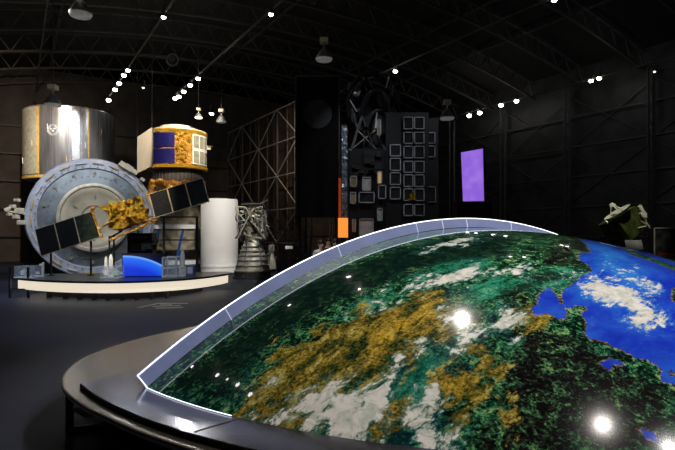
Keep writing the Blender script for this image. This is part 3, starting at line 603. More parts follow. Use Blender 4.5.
# barrier post and rope stand at far left
bs = thing('floor_barrier', 'thin dark barrier with upright posts beside the left end of the stage', 'barrier', (at(10, 0, 14.2).x, 14.2, 0))
for k in range(2): MB().box((k * .5, .0, .42), (.05, .05, .84)).obj('post', BLACK, bs)
b = MB(); b.bar((0, 0, .55), (.5, 0, .55), .02); b.bar((0, 0, .25), (.5, 0, .25), .02); b.obj('rail', BLACK, bs)
# ring of light grey line and the marking on the floor
p = at(166, 306, 12.6); dk = thing('floor_marking', 'pale arrow-like marking on the floor in front of the stage', 'floor marking', (p.x, EYE * F / (306 - VH), .002))
y0 = EYE * F / (306 - VH)
def fq(b, pts):
    b.bm.faces.new([b.bm.verts.new(Vector((at(u, v, EYE * F / (v - VH)).x - p.x, EYE * F / (v - VH) - y0, .003))) for u, v in pts])
b = MB(); fq(b, [(136, 308), (158, 303.2), (159, 303.8), (140, 308)]); fq(b, [(158, 303.2), (188, 303.2), (188, 304), (157, 304)])
fq(b, [(152, 306.2), (180, 305.2), (182, 306), (152, 307.2)]); fq(b, [(154, 308), (184, 307), (182, 308), (156, 309)]); fq(b, [(160, 304.6), (172, 304.4), (172, 305.2), (160, 305.4)])
b.obj('painted_strokes', mat('floor_paint', (.4, .37, .33), .6), dk)

# ------------------------------------------------------------------ station laboratory module (end cone facing us)
PMC = Vector((-9.05, 19.3, 0)); PZC = 2.35
pm = thing('laboratory_module', 'large silver laboratory module seen end-on with white ring and cream round hatch', 'space module', PMC, HALL)
MY = Matrix.Translation((0, 0, PZC)) @ Matrix.Rotation(R(90), 4, 'X')      # lathe z -> -Y (towards us)
b = MB(); b.lathe([(2.1, -13), (2.15, -.4), (2.2, -.15)], 96, M=MY); b.lathe([(.01, -13), (2.1, -13)], 96, M=MY); b.obj('barrel', GREYM, pm, True)
RINGW = mat('white_ring_metal', (.48, .52, .62), .42, .35, noise_s=2, noise_a=.2)
b = MB(); b.lathe([(2.2, -.15), (2.2, .0), (2.17, .03), (1.84, .05), (1.82, .0)], 96, M=MY); b.obj('flange_ring', RINGW, pm, True)
b = MB(); b.lathe([(1.82, .0), (1.78, .0), (1.28, .24), (1.22, .24)], 96, M=MY); b.obj('end_cone', mat('blue_grey_cone', (.19, .23, .26), .45, .4, noise_s=2.5, noise_a=.3), pm, True)
b = MB(); b.lathe([(1.25, .22), (1.25, .36), (1.20, .38), (1.14, .38), (1.10, .34)], 96, M=MY); b.obj('hatch_ring', mat('cream_metal', (.50, .46, .37), .45, .3), pm, True)
b = MB(); b.lathe([(1.12, .34), (.95, .36), (.9, .33), (.45, .34), (.4, .30), (.001, .30)], 96, M=MY); b.obj('hatch', mat('cream_hatch', (.45, .41, .31), .5, .25, noise_s=1.6, noise_a=.3), pm, True)
def on_face(r, a, d): return Vector((r * math.cos(a), -d, PZC + r * math.sin(a)))
for k in range(22):                                          # handrails and brackets round the ring
    a = k * 2 * math.pi / 22 + .07; b = MB(); r_ = 2.02
    t_ = Vector((-math.sin(a), 0, math.cos(a))); c_ = on_face(r_, a, .1)
    b.bar(c_ - t_ * .17, c_ + t_ * .17, .03); b.bar(c_ - t_ * .17, c_ - t_ * .17 + Vector((0, .08, 0)), .025); b.bar(c_ + t_ * .17, c_ + t_ * .17 + Vector((0, .08, 0)), .025)
    b.obj('handrail', YELLOW if k % 3 else WHITE, pm)
b = MB(); b.cyl((0, 0, 0), (0, -.06, 0), .022, n=8); bolt0 = b.obj('bolt', mat('bolt_grey', (.12, .13, .15), .5), pm)
for k in range(96):
    a = k * 2 * math.pi / 48; o_ = bolt0 if k == 0 else bolt0.copy()
    if k: COL.objects.link(o_); o_.parent = pm
    o_.location = on_face(1.52, a, .10) if k < 48 else on_face(1.9, a + .06, .03)
BTN = mat('bracket_tan', (.28, .24, .18), .5)
for k in range(14): a = k * 2 * math.pi / 14 + .2; b = MB(); b.box(on_face(1.64, a, .1), (.11, .04, .09), m3=Matrix.Rotation(-a, 3, 'Y')); b.obj('bracket', BTN, pm)
for k in range(6): a = k * 2 * math.pi / 6 + .5; b = MB(); b.box(on_face(.75, a, .36), (.16, .03, .05), m3=Matrix.Rotation(-a, 3, 'Y')); b.obj('bracket', BTN, pm)
b = MB()
for dx, dz, s in ((-2.35, .25, .2), (-2.55, .4, .12), (-2.45, .05, .14), (-2.65, .12, .1), (-2.3, -.15, .16), (-2.42, .62, .1)): b.box((dx, -.02, PZC - .05 + dz), (s * 1.3, .2, s), rz=dx, bevel=.02)
b.bar((-2.7, 0, PZC + .2), (-2.2, 0, PZC + .1), .06); b.cyl((-2.75, 0, PZC + .2), (-2.6, -.05, PZC + .3), .1, .06); b.obj('side_camera', CREAM, pm)
b = MB()
for dx, dz, s in ((1.0, 2.02, .2), (1.2, 1.92, .22), (1.42, 1.78, .16), (1.7, 1.5, .12)): b.box((dx, -.1, PZC + dz), (s * 1.4, .2, s), m3=Matrix.Rotation(R(35), 3, 'Y'), bevel=.02)
b.obj('ring_fitting', CREAM, pm)
b = MB()
for y_ in (1, 4, 7.5, 10): b.box((0, y_, .25), (3.0, .3, .5)); b.box((-1.4, y_, .6), (.3, .3, .8)); b.box((1.4, y_, .6), (.3, .3, .8))
b.obj('cradle', BLACK, pm)
b = MB(); b.lathe([(1.3, .25), (1.3, 1.0), (1.15, 1.6)], 48, a0=R(200), a1=R(340)); b.bm.free(); 
# logistics module on its roof
EL = PMC + AX * 10.2; EZ = 4.56
el = thing('storage_module', 'tall silver cylinder module standing on top of the laboratory module', 'space module', (EL.x, EL.y, EZ), HALL)
def cyl_mat():
    m = bpy.data.materials.new('panelled_silver'); m.use_nodes = True; nt = m.node_tree; b_ = nt.nodes['Principled BSDF']; L = nt.links.new
    b_.inputs['Metallic'].default_value = .8; b_.inputs['Roughness'].default_value = .3
    tc = nt.nodes.new('ShaderNodeTexCoord'); mp = nt.nodes.new('ShaderNodeMapping'); mp.inputs['Scale'].default_value = (1.5, 1.5, .15); n = nt.nodes.new('ShaderNodeTexNoise'); n.inputs['Scale'].default_value = 3
    L(tc.outputs['Object'], mp.inputs[0]); L(mp.outputs[0], n.inputs['Vector']); r = nt.nodes.new('ShaderNodeValToRGB')
    r.color_ramp.elements[0].position = .35; r.color_ramp.elements[0].color = (.34, .36, .38, 1); r.color_ramp.elements[1].position = .65; r.color_ramp.elements[1].color = (.66, .68, .72, 1)
    L(n.outputs[0], r.inputs[0]); L(r.outputs[0], b_.inputs['Base Color']); return m
b = MB(); b.lathe([(.01, 0), (2.1, 0), (2.17, .1), (2.2, .2), (2.2, 3.6), (2.14, 3.65), (2.14, 3.6), (.01, 3.55)], 120); b.obj('shell', cyl_mat(), el, True)
fa = math.atan2(-EL.y, -EL.x) - HALL       # local angle that faces the camera
def patch(r, a0, a1, z0, z1, name, m, par, th_=.02):
    b = MB(); b.lathe([(r, z0), (r + th_, z0), (r + th_, z1), (r, z1)], 20, fa_ + R(a0), fa_ + R(a1)); return b.obj(name, m, par, True)
fa_ = fa
patch(2.2, -80, -42, .2, 3.55, 'cream_panel', mat('cream_thermal_sheet', (.62, .62, .48), .5, .2), el)
patch(2.2, -42, -38, .2, 3.55, 'gold_strip', YELLOW, el); patch(2.2, 22, 23.2, .2, 3.6, 'gold_strip', YELLOW, el)
for a in (-22, -2, 12, 36, 50): patch(2.2, a, a + 1.0, .2, 3.58, 'seam', mat('seam_grey', (.2, .21, .23), .4, .5), el)
patch(2.2, 2, 22, .22, 3.5, 'smooth_panel', mat('pale_sheet_metal', (.6, .62, .66), .24, .75), el)
patch(2.2, -80, -20, .0, .14, 'lower_band', YELLOW, el, .04)
b = MB(); A_ = fa + R(-20)
for rr in (.26, .2):
    pts = []
    for k in range(25):
        q = 2 * math.pi * k / 24; aa = A_ + rr * math.cos(q) / 2.22; pts.append((2.225 * math.cos(aa), 2.225 * math.sin(aa), 2.35 + rr * math.sin(q)))
    b.tube(pts, .015, 6)
for (q, z) in ((-.09, 2.4), (0, 2.3), (.08, 2.42)): aa = A_ + q / 2.22; b.box((2.225 * math.cos(aa), 2.225 * math.sin(aa), z), (.03, .1, .07), rz=aa)
b.obj('round_emblem', mat('pale_emblem', (.75, .76, .78), .5), el)
for k in range(7):
    a = fa + R(-70 + 22 * k); b = MB(); z = .75 + (k % 3) * .8
    b.bar((2.27 * math.cos(a), 2.27 * math.sin(a), z), (2.27 * math.cos(a), 2.27 * math.sin(a), z + .3), .03); b.obj('handrail', YELLOW if k % 2 else WHITE, el)

# ------------------------------------------------------------------ cargo transfer vehicle
HT = Vector((-8.0, 26, 0))
ht = thing('cargo_spacecraft', 'tall cargo spacecraft drum with blue solar panels, gold foil and cream cap', 'spacecraft', HT)
fa_ = math.atan2(-HT.y, -HT.x)
b = MB(); b.lathe([(.01, 4.9), (1.40, 4.9), (1.42, 5.0), (1.42, 6.72), (.01, 6.72)], 96); b.obj('drum', GOLD2, ht, True)
b = MB(); b.lathe([(1.44, 6.74), (1.44, 6.80), (1.1, 6.92), (.88, 6.94), (.84, 7.06), (.6, 7.12), (.3, 7.13), (.01, 7.13)], 96); b.obj('cap', mat('cream_cap', (.85, .78, .62), .5), ht, True)
b = MB(); b.lathe([(1.42, 4.9), (1.48, 4.92), (1.48, 5.06), (1.42, 5.08)], 96); b.obj('rim_band', GOLD, ht, True); b = MB(); b.lathe([(1.42, 6.62), (1.46, 6.62), (1.46, 6.76), (1.42, 6.76)], 96); b.obj('rim_band', GOLD, ht, True)
BLUEP = mat('deep_blue_cell', (.012, .012, .11), .3, noise_s=10, noise_a=.3)
for z0, z1 in ((5.12, 5.80), (5.88, 6.56)):
    for a0, a1 in ((-88, -50), (-48, -5)):
        patch(1.42, a0, a1, z0, z1, 'blue_solar_panel', BLUEP, ht, .05)
for z0, z1 in ((5.15, 5.80), (5.88, 6.53)):
    f_ = patch(1.42, 28, 72, z0 - .03, z1 + .03, 'white_frame', WHITE, ht, .05)
    for a in range(3): patch(1.48, 30 + a * 14, 42 + a * 14, z0 + .03, z1 - .03, 'grey_panel', mat('grey_green_panel', (.25, .25, .2), .4), f_, .012)
b = MB()
for k in range(26):
    a = fa_ + R(rnd.uniform(-2, 26)); z = rnd.uniform(5.2, 6.6); b.ball((1.46 * math.cos(a), 1.46 * math.sin(a), z), rnd.uniform(.05, .13), (1, 1, rnd.uniform(.5, 1)), 8)
b.obj('crumpled_foil', GOLD, ht)
b = MB(); a = fa_ + R(82); b.box((1.5 * math.cos(a), 1.5 * math.sin(a), 6.1), (.25, .12, .2), rz=a); b.bar((1.45 * math.cos(a), 1.45 * math.sin(a), 6.0), (1.7 * math.cos(a), 1.7 * math.sin(a), 6.2), .06); b.obj('thruster_pod', CREAM, ht)
b = MB(); b.lathe([(1.18, 3.2), (1.18, 4.9)], 72); b.obj('waist', mat('brown_grey_waist', (.04, .032, .028), .5), ht, True)
b = MB()
for k in range(40): a = k * 2 * math.pi / 40; b.bar((1.2 * math.cos(a), 1.2 * math.sin(a), 3.3), (1.2 * math.cos(a), 1.2 * math.sin(a), 4.9), .02)
b.obj('waist_ribs', mat('pale_rib', (.13, .11, .1), .5), ht)
b = MB()
def crump(s, t):
    a = fa_ + R(-95 + 190 * s); p = Vector((math.cos(a) * 1.22, math.sin(a) * 1.22, 3.3 + 1.05 * t)); k = noise.noise(p * 4) * .16 + noise.noise(p * 11) * .08 + .1
    return Vector((math.cos(a) * (1.22 + k), math.sin(a) * (1.22 + k), p.z + .15 * noise.noise(p * 3)))
b.grid(crump, 60, 16); b.obj('foil_skirt', GOLD2, ht)
b = MB(); b.lathe([(1.35, .9), (1.45, 1.0), (1.45, 1.9), (1.35, 2.0)], 72); b.lathe([(1.3, 2.2), (1.3, 3.2)], 72); b.obj('lower_drum', mat('tan_lower_drum', (.42, .36, .25), .4, .5, noise_s=3, noise_a=.6), ht, True)
b = MB()
for k in range(8): a = k * math.pi / 4 + .2; b.bar((1.7 * math.cos(a), 1.7 * math.sin(a), 0), (1.45 * math.cos(a + .3), 1.45 * math.sin(a + .3), 2.1), .09)
b.obj('support_legs', mat('blue_strut', (.03, .09, .3), .4), ht)
b = MB(); b.lathe([(1.5, 2.0), (1.56, 2.0), (1.56, 2.2), (1.5, 2.2)], 72); b.lathe([(1.6, .3), (1.66, .3), (1.66, .5), (1.6, .5)], 72); b.obj('support_ring', WHITE, ht, True)
b = MB()
for k in range(24):
    a = fa_ + R(rnd.uniform(-85, 85)); z = rnd.uniform(1.0, 2.9); b.box((1.47 * math.cos(a), 1.47 * math.sin(a), z), (.12, rnd.uniform(.1, .3), rnd.uniform(.08, .3)), rz=a)
b.obj('equipment_boxes', GREYM, ht)
# leaning cream panel between the two
pp = thing('cream_panel', 'flat cream panel hanging upright between the silver module and the cargo spacecraft', 'panel', at(144, 150, 22))
c0, c1, c2, c3 = at(137.3, 137, 23), at(152, 127.2, 21.2), at(152, 166, 21.2), at(137, 173, 23); o_ = at(144, 150, 22)
b = MB(); nn = (c1 - c0).cross(c3 - c0).normalized() * .05; fr4 = [b.bm.verts.new(x - o_) for x in (c0, c1, c2, c3)]; bk4 = [b.bm.verts.new(x - o_ + nn) for x in (c0, c1, c2, c3)]
b.bm.faces.new(fr4); b.bm.faces.new(bk4[::-1])
for i in range(4): b.bm.faces.new((fr4[i], bk4[i], bk4[(i + 1) % 4], fr4[(i + 1) % 4]))
b.obj('board', mat('cream_board', (.80, .68, .52), .6, noise_s=2, noise_a=.06, emit=(.8, .66, .48), es=.0), pp)
b = MB(); b.bar((c0 - o_) + Vector((0, 0, 0)), Vector((c0.x, c0.y, roof_z(5))) - o_, .02); b.bar(c1 - o_, Vector((c1.x, c1.y, roof_z(5))) - o_, .02); b.obj('hanging_wire', STEEL, pp)

# ------------------------------------------------------------------ white cylinder and rocket engine
WC = Vector((at(219.5, 0, 24).x, 24, 0))
wc = thing('white_cylinder', 'plain matte white upright cylinder behind the right end of the stage', 'rocket section', WC)
b = MB(); b.lathe([(.01, 0), (.84, 0), (.84, 3.28), (.80, 3.34), (.01, 3.34)], 64); b.obj('shell', mat('matte_white', (.74, .72, .68), .65, noise_s=.8, noise_a=.04), wc, True)
b = MB(); b.lathe([(.845, .25), (.86, .25), (.86, .35), (.845, .35)], 64); b.obj('base_band', WHITE, wc, True)
EN = Vector((at(252.5, 0, 20.6).x, 20.6, 0))
en = thing('rocket_engine', 'rocket engine with banded bell nozzle and tangled pipes above on a dark stand', 'rocket engine', EN)
BELL = mat('nozzle_metal', (.66, .62, .5), .35, .5, noise_s=5, noise_a=.35)
b = MB(); prof = []
for k in range(30):
    t = k / 29; prof.append((.70 - .40 * t ** 1.15, .28 + 1.22 * t))
b.lathe(prof, 56); b.obj('nozzle', BELL, en, True)
for z in (.32, .52, .72, .9, 1.08, 1.25): r_ = .70 - .40 * ((z - .28) / 1.22) ** 1.15; b = MB(); b.lathe([(r_, z - .03), (r_ + .035, z - .02), (r_ + .035, z + .02), (r_ - .01, z + .03)], 56); b.obj('stiffening_band', SILVER if z > .4 else BELL, en, True)
b = MB(); b.cyl((0, 0, 1.5), (0, 0, 2.0), .28, .34); b.cyl((0, 0, 2.0), (0, 0, 2.5), .3, .16); b.ball((0, 0, 2.6), .2); b.cyl((0, 0, 2.6), (0, 0, 2.95), .1, .25); b.obj('thrust_chamber', BELL, en, True)
for s, zz in ((-1, 2.0), (1, 1.85)):
    b = MB(); b.cyl((s * .42, -.05, zz - .35), (s * .42, -.05, zz + .35), .14, .11, 20); b.ball((s * .42, -.05, zz + .36), .12); b.cyl((s * .42, -.05, zz - .1), (s * .42, -.05, zz + .02), .18); b.obj('turbopump', GREYM, en, True)
er = random.Random(4)
for k in range(34):
    P = [Vector((er.uniform(-.62, .62), er.uniform(-.5, .3), er.uniform(1.5, 2.85))) for _ in range(4)]
    P[0] *= .7; P[0].z += .5
    b = MB(); b.tube(catmull([tuple(q) for q in P], 6), er.choice((.018, .026, .04)), 8); b.obj('pipe', er.choice((GREYM, SILVER, BLACK, BELL, CREAM)), en, True)
b = MB()
for k in range(16): b.box((er.uniform(-.5, .5), er.uniform(-.45, .2), er.uniform(1.7, 2.8)), (er.uniform(.05, .2), .1, er.uniform(.05, .16)), rz=er.uniform(0, 3))
b.obj('valve_boxes', STEEL, en)
b = MB(); b.cyl((0, 0, 2.9), (0, 0, 2.96), .45, n=24); b.bar((-.2, 0, 2.7), (.6, 0, 3.1), .06); b.obj('gimbal_plate', SILVER, en)
b = MB(); b.cyl((0, 0, 0), (0, 0, .1), .78, n=40); b.cyl((0, 0, .1), (0, 0, .28), .72, n=40); b.obj('stand_base', STEEL, en)
for a in (-.6, .5, 2.2, 3.8): b = MB(); b.bar((.72 * math.cos(a - 1.3), .72 * math.sin(a - 1.3), .1), (.35 * math.cos(a - 1.3), .35 * math.sin(a - 1.3), 1.75), .035); b.obj('stand_strut', GREYM, en)
# small engine beside it
sm = thing('small_thruster', 'small slender thruster with pipes standing right of the rocket engine', 'rocket engine', (at(271.5, 0, 21.6).x, 21.6, 0))
b = MB(); b.lathe([(.2, .3), (.17, .6), (.08, .9), (.06, .95), (.12, 1.1), (.12, 1.3)], 24); b.obj('nozzle', BELL, sm, True)
b = MB(); 
for k in range(6): b.tube(catmull([(er.uniform(-.2, .2), er.uniform(-.15, .1), er.uniform(.5, 1.4)) for _ in range(3)], 5), .02, 6)
b.obj('pipes', SILVER, sm, True)
b = MB(); b.cyl((0, 0, 0), (0, 0, .08), .28); 
for a in (0, 2.1, 4.2): b.bar((.22 * math.cos(a), .22 * math.sin(a), .05), (.1 * math.cos(a), .1 * math.sin(a), 1.1), .025)
b.obj('stand', STEEL, sm)
# stairs behind
stx = at(284, 0, 24.5); st = thing('staircase', 'dark metal staircase rising behind the rocket engine', 'stairs', (stx.x, 24.5, 0))
TREAD = mat('stair_tread', (.13, .12, .11), .5, .4)
for k in range(11): b = MB(); b.box((0, k * .27, .2 + k * .19), (2.3, .28, .04)); b.obj('tread', TREAD, st)
for s in (-1, 1): b = MB(); b.bar((s * 1.2, -.2, .05), (s * 1.2, 2.9, 2.25), .06, .22); b.obj('stringer', BLACK, st)
HR = mat('handrail_grey', (.2, .19, .18), .4, .5)
for s in (-1, 1):
    b = MB(); b.bar((s * 1.2, -.2, 1.05), (s * 1.2, 2.9, 3.2), .05)
    for k in range(5): b.bar((s * 1.2, k * .65, .3 + k * .45), (s * 1.2, k * .65, 1.2 + k * .45), .035)
    b.obj('handrail', HR, st)
br = thing('diagonal_braces', 'long diagonal steel braces descending to the right above the dark staircase', 'braces', (stx.x, 23.6, 0))
BO = Vector((stx.x, 23.6, 0))
for (a, c) in (((262, 202), (306, 256)), ((268, 222), (292, 246)), ((280, 218), (318, 262))):
    b = MB(); b.bar(at(*a, 23.6) - BO, at(*c, 23.6) - BO, .09 if a[0] == 262 else .05); b.obj('brace', HR, br)
b = MB(); q = at(306, 258, 23.6) - BO; b.bar((q.x, 0, 0), (q.x, 0, 3), .08); q = at(262, 202, 23.6) - BO; b.bar((q.x, 0, 0), q, .08); b.obj('post', BLACK, br)
ns = thing('small_sign', 'small pale sign at the foot of the dark staircase', 'sign', (at(289, 0, 22).x, 22, 0))
b = MB(); b.box((0, 0, 1.18), (.32, .02, .14), m3=Matrix.Rotation(R(-30), 3, 'X')); b.obj('plate', WHITE, ns); b = MB(); b.bar((0, .02, 0), (0, .02, 1.15), .03); b.box((0, .02, .01), (.25, .25, .02)); b.obj('stand', BLACK, ns)

# ------------------------------------------------------------------ tall dark screen with disc
TS = Vector((at(317.5, 0, 16.5).x, 16.5, 0))
ts = thing('tall_black_panel', 'tall black boxed panel with a faint grey disc near its top', 'display panel', TS)
zt = at(0, 76, 16.5).z
zb_ = at(0, 217, 16.5).z
b = MB(); b.box((0, .35, (zt + zb_) / 2), (1.34, .7, zt - zb_)); b.obj('casing', mat('satin_black', (.01, .01, .011), .16), ts)
b = MB(); cz = at(0, 114, 16.5).z; b.cyl((0, -.02, cz), (0, .01, cz), .46, n=48); b.obj('disc', mat('grey_disc', (.045, .045, .05), .35, noise_s=4, noise_a=.5), ts)
b = MB(); b.box((-.69, .02, (zt + zb_) / 2), (.04, .06, zt - zb_)); b.box((.69, .02, (zt + zb_) / 2), (.04, .06, zt - zb_)); b.box((0, .02, zt), (1.42, .06, .05)); b.obj('frame', STEEL, ts)
for x in (-.6, .6): b = MB(); b.box((x, .5, zb_ / 2), (.08, .3, zb_)); b.obj('leg', BLACK, ts)
# silver strip with orange light box
sp = Vector((at(344.5, 0, 15.7).x, 15.7, 0))
sv = thing('foil_strip', 'narrow crinkled silver strip with a reddish edge beside the tall black panel', 'strip', sp)
b = MB(); z0, z1 = at(0, 218, 15.7).z, at(0, 125, 15.7).z
b.grid(lambda s, t: Vector((-.08 + .16 * s, -.02 + .03 * noise.noise(Vector((s * 3, t * 20, 0))), z0 + (z1 - z0) * t)), 6, 60); b.box((0, .04, (z0 + z1) / 2), (.17, .05, z1 - z0)); b.obj('crinkled_face', mat('crinkled_silver', (.35, .42, .48), .3, .8, noise_s=14, noise_a=.7, bump=.8), sv)
b = MB(); b.box((-.14, .05, (at(0, 178, 15.7).z + z0) / 2), (.08, .1, at(0, 178, 15.7).z - z0)); b.obj('red_edge', mat('red_orange_edge', (.4, .06, .02), .5, emit=(1, .15, .02), es=.12), sv)
b = MB(); b.box((0, .05, z0 / 2), (.1, .1, z0)); b.obj('post', BLACK, sv)
ob = thing('orange_light_box', 'small glowing orange light box low beside the black tower', 'light box', (at(343, 0, 15.3).x, 15.3, 0))
b = MB(); za, zb = at(0, 237.5, 15.3).z, at(0, 218, 15.3).z; b.box((0, 0, (za + zb) / 2), (.29, .1, zb - za)); b.obj('lit_face', mat('orange_glow', (.9, .3, .05), .5, emit=(1, .30, .045), es=1.0, noise_s=4, noise_a=.2), ob)
b = MB(); b.box((0, .01, za / 2), (.1, .08, za)); b.box((0, .01, .01), (.4, .3, .02)); b.box((-.16, 0, (za + zb) / 2), (.03, .14, zb - za + .04)); b.obj('casing', BLACK, ob)

# ------------------------------------------------------------------ black equipment tower
TY = 16.0
def tp(u, v, y=TY): return at(u, v, y) - TO
TO = Vector((at(397, 0, TY).x, TY, 0))
tw = thing('equipment_tower', 'tall black satellite tower covered in grey framed grid panels', 'satellite', TO)
def tbox(u0, v0, u1, v1, y0, y1, name, m, bev=0, par=None):
    a, c = tp(u0, v0, TY), tp(u1, v1, TY); b = MB(); b.box(((a.x + c.x) / 2, (y0 + y1) / 2, (a.z + c.z) / 2), (abs(c.x - a.x), y1 - y0, abs(a.z - c.z)), bevel=bev); return b.obj(name, m, par or tw)
a = tp(349, 148); c = tp(388, 148)
b = MB(); b.box(((a.x + c.x) / 2, .8, a.z / 2), (c.x - a.x, 1.4, a.z)); b.obj('left_body', BLACK, tw)
a = tp(386, 112); c = tp(429, 112)
b = MB(); b.box(((a.x + c.x) / 2, .9, a.z / 2), (c.x - a.x, 1.7, a.z)); b.obj('grid_body', BLACK, tw)
a = tp(429, 116); c = tp(440, 116)
b = MB(); b.box(((a.x + c.x) / 2, 1.0, a.z / 2), (c.x - a.x, 1.5, a.z)); b.obj('right_body', BLACK, tw)
FR = mat('grey_panel_frame', (.5, .5, .52), .45, .2); PN = mat('dark_panel', (.03, .03, .035), .25, noise_s=3, noise_a=.5)
def fpanel(u0, v0, u1, v1, m=PN, y=-.02, fw=.028, frm=FR):
    a, c = tp(u0, v0), tp(u1, v1); cx, cz = (a.x + c.x) / 2, (a.z + c.z) / 2; w_, h_ = c.x - a.x, a.z - c.z; b = MB()
    for s in (-1, 1): b.box((cx + s * (w_ - fw) / 2, y, cz), (fw, .06, h_)); b.box((cx, y, cz + s * (h_ - fw) / 2), (w_, .06, fw))
    f = b.obj('panel_frame', frm, tw); b = MB(); b.box((cx, y + .02, cz), (w_ - fw, .02, h_ - fw)); b.obj('pane', m, f)
for v0, v1 in ((117, 129.5), (132, 144), (146, 158.5), (161, 173), (174.5, 187), (188.5, 201), (204, 216)):
    for u0, u1 in ((403.3, 413.2), (414, 424.3)): fpanel(u0, v0, u1, v1)
for v0, v1 in ((144.5, 156.5), (158, 171), (172.5, 185), (187, 199.5)): fpanel(389.7, v0, 400.8, v1)
for v0, v1 in ((131, 142.5), (144.5, 156.5)): fpanel(426, v0, 436.5, v1, y=.2)
fpanel(427, 186, 437, 202, y=.2, fw=.02)
WP = mat('pale_panel', (.55, .55, .5), .5, noise_s=5, noise_a=.2); TN = mat('tan_panel', (.35, .28, .12), .5, noise_s=5, noise_a=.3)
for q in ((362, 177, 371, 191, WP), (377, 171, 382, 184, mat('warm_lit_panel', (.9, .65, .3), .5, emit=(1, .65, .25), es=.25)), (378, 185, 386, 199, PN), (358.5, 192, 374.5, 203, PN), (350, 192, 356, 204, TN),
          (377, 208, 382.5, 221, WP), (359, 218.5, 373.5, 236, WP), (352, 219, 356, 232, TN), (377, 119.5, 381, 136, TN), (350, 176, 357, 187, TN)): fpanel(*q[:4], m=q[4], y=-.03, fw=.03)
b = MB()
for k in range(14):
    u, v = er.uniform(352, 384), er.uniform(150, 176); p = tp(u, v); b.box((p.x, .05, p.z), (er.uniform(.1, .4), .12, er.uniform(.06, .25)))
b.obj('dark_fittings', mat('dark_fitting', (.05, .048, .045), .4, .3), tw)
# open truss and struts at upper left
GL = mat('strut_grey', (.3, .3, .3), .35, .6)
for a, c, t in (((352, 148), (362, 115), .06), ((352, 148), (376, 128), .04), ((362, 115), (376, 150), .03), ((358, 130), (378, 148), .03), ((348, 149), (386, 152), .05), ((376, 128), (378, 108), .05), ((352, 108), (358, 128), .04), ((386, 150), (379, 133), .04)):
    b = MB(); b.bar(tp(*a) + Vector((0, .1, 0)), tp(*c) + Vector((0, .35, 0)), t); b.obj('strut', GL, tw)
for P in ([(355, 120), (354, 104), (357, 90), (366, 82), (372, 88)], [(348, 98), (352, 84), (362, 74), (378, 72), (390, 78), (392, 96)], [(362, 112), (368, 96), (378, 90), (386, 100), (388, 114)], [(350, 112), (349, 96), (355, 86)], [(366, 128), (372, 112), (384, 108), (390, 120)]):
    b = MB(); b.tube(catmull([tuple(tp(*q) + Vector((0, er.uniform(0, .6), 0))) for q in P], 6), er.uniform(.05, .11), 10); b.obj('curved_duct', mat('black_cable_cover', (.03, .03, .035), .22), tw, True)
b = MB()
for k in range(26):
    u, v = er.uniform(352, 400), er.uniform(80, 150); p = tp(u, v); b.box((p.x, er.uniform(.3, 1.2), p.z), (er.uniform(.1, .3), .2, er.uniform(.1, .35)), rz=er.uniform(0, 1.5))
p = tp(378, 120); b.box((p.x, .8, p.z), (.8, .8, 1.8)); b.obj('upper_equipment', mat('black_equipment', (.02, .02, .022), .4), tw)
b = MB(); b.bar(tp(358, 96), tp(364, 78), .05); b.ball(tp(356, 94), .09); b.bar(tp(386, 88), tp(389, 76), .04); b.bar(tp(350, 100), tp(357, 112), .03); b.obj('bright_fitting', SILVER, tw)
b = MB(); p = tp(412, 196); b.ball((p.x, -.06, p.z), .09, (1, .6, 1)); b.ball((p.x + .02, -.1, p.z + .12), .05); b.bar((p.x - .12, -.06, p.z - .1), (p.x + .12, -.06, p.z - .1), .05); b.obj('gold_fitting', GOLD, tw)
b = MB(); a = tp(348, 232); c = tp(440, 232); b.box(((a.x + c.x) / 2, .9, .15), (c.x - a.x, 1.8, .3)); b.obj('base', BLACK, tw)
# hanging dark box up behind the tower
# ------------------------------------------------------------------ purple screen
PP = Vector((at(473, 0, 20).x, 20, 0))
ps = thing('purple_screen', 'upright glowing purple screen above a dark plinth', 'screen', PP)
c0, c1, c2, c3 = [at(*q) - PP for q in ((461, 152.5, 20.4), (482.6, 148.6, 19.8), (483.8, 201, 19.8), (463, 201.3, 20.4))]
def slab(pts, nn, name, m, par):
    b = MB(); A = [b.bm.verts.new(x) for x in pts]; B = [b.bm.verts.new(x + nn) for x in pts]; b.bm.faces.new(A); b.bm.faces.new(B[::-1])
    for i in range(4): b.bm.faces.new((A[i], B[i], B[(i + 1) % 4], A[(i + 1) % 4]))
    return b.obj(name, m, par)
def purp():
    m = bpy.data.materials.new('purple_glow'); m.use_nodes = True; nt = m.node_tree; b_ = nt.nodes['Principled BSDF']; L = nt.links.new
    tc = nt.nodes.new('ShaderNodeTexCoord'); n = nt.nodes.new('ShaderNodeTexNoise'); n.inputs['Scale'].default_value = 2.2; n.inputs['Detail'].default_value = 5; L(tc.outputs['Object'], n.inputs['Vector'])
    r = nt.nodes.new('ShaderNodeValToRGB'); r.color_ramp.elements[0].position = .4; r.color_ramp.elements[0].color = (.28, .125, .72, 1); r.color_ramp.elements[1].position = .68; r.color_ramp.elements[1].color = (.36, .18, .80, 1)
    L(n.outputs[0], r.inputs[0]); L(r.outputs[0], b_.inputs['Emission Color']); b_.inputs['Emission Strength'].default_value = .95; b_.inputs['Base Color'].default_value = (.02, .01, .03, 1); return m
nn = (c1 - c0).cross(c3 - c0).normalized(); nn = nn if nn.y > 0 else -nn
slab([c0, c1, c2, c3], nn * .04, 'screen_face', purp(), ps)
ee = (c1 - c0).normalized(); 
slab([c0 - ee * .05 + nn * .02 + Vector((0, 0, .06)), c1 + ee * .05 + nn * .02 + Vector((0, 0, .06)), c2 + ee * .05 + nn * .02 - Vector((0, 0, .04)), c3 - ee * .05 + nn * .02 - Vector((0, 0, .04))], nn * .1, 'casing', BLACK, ps)
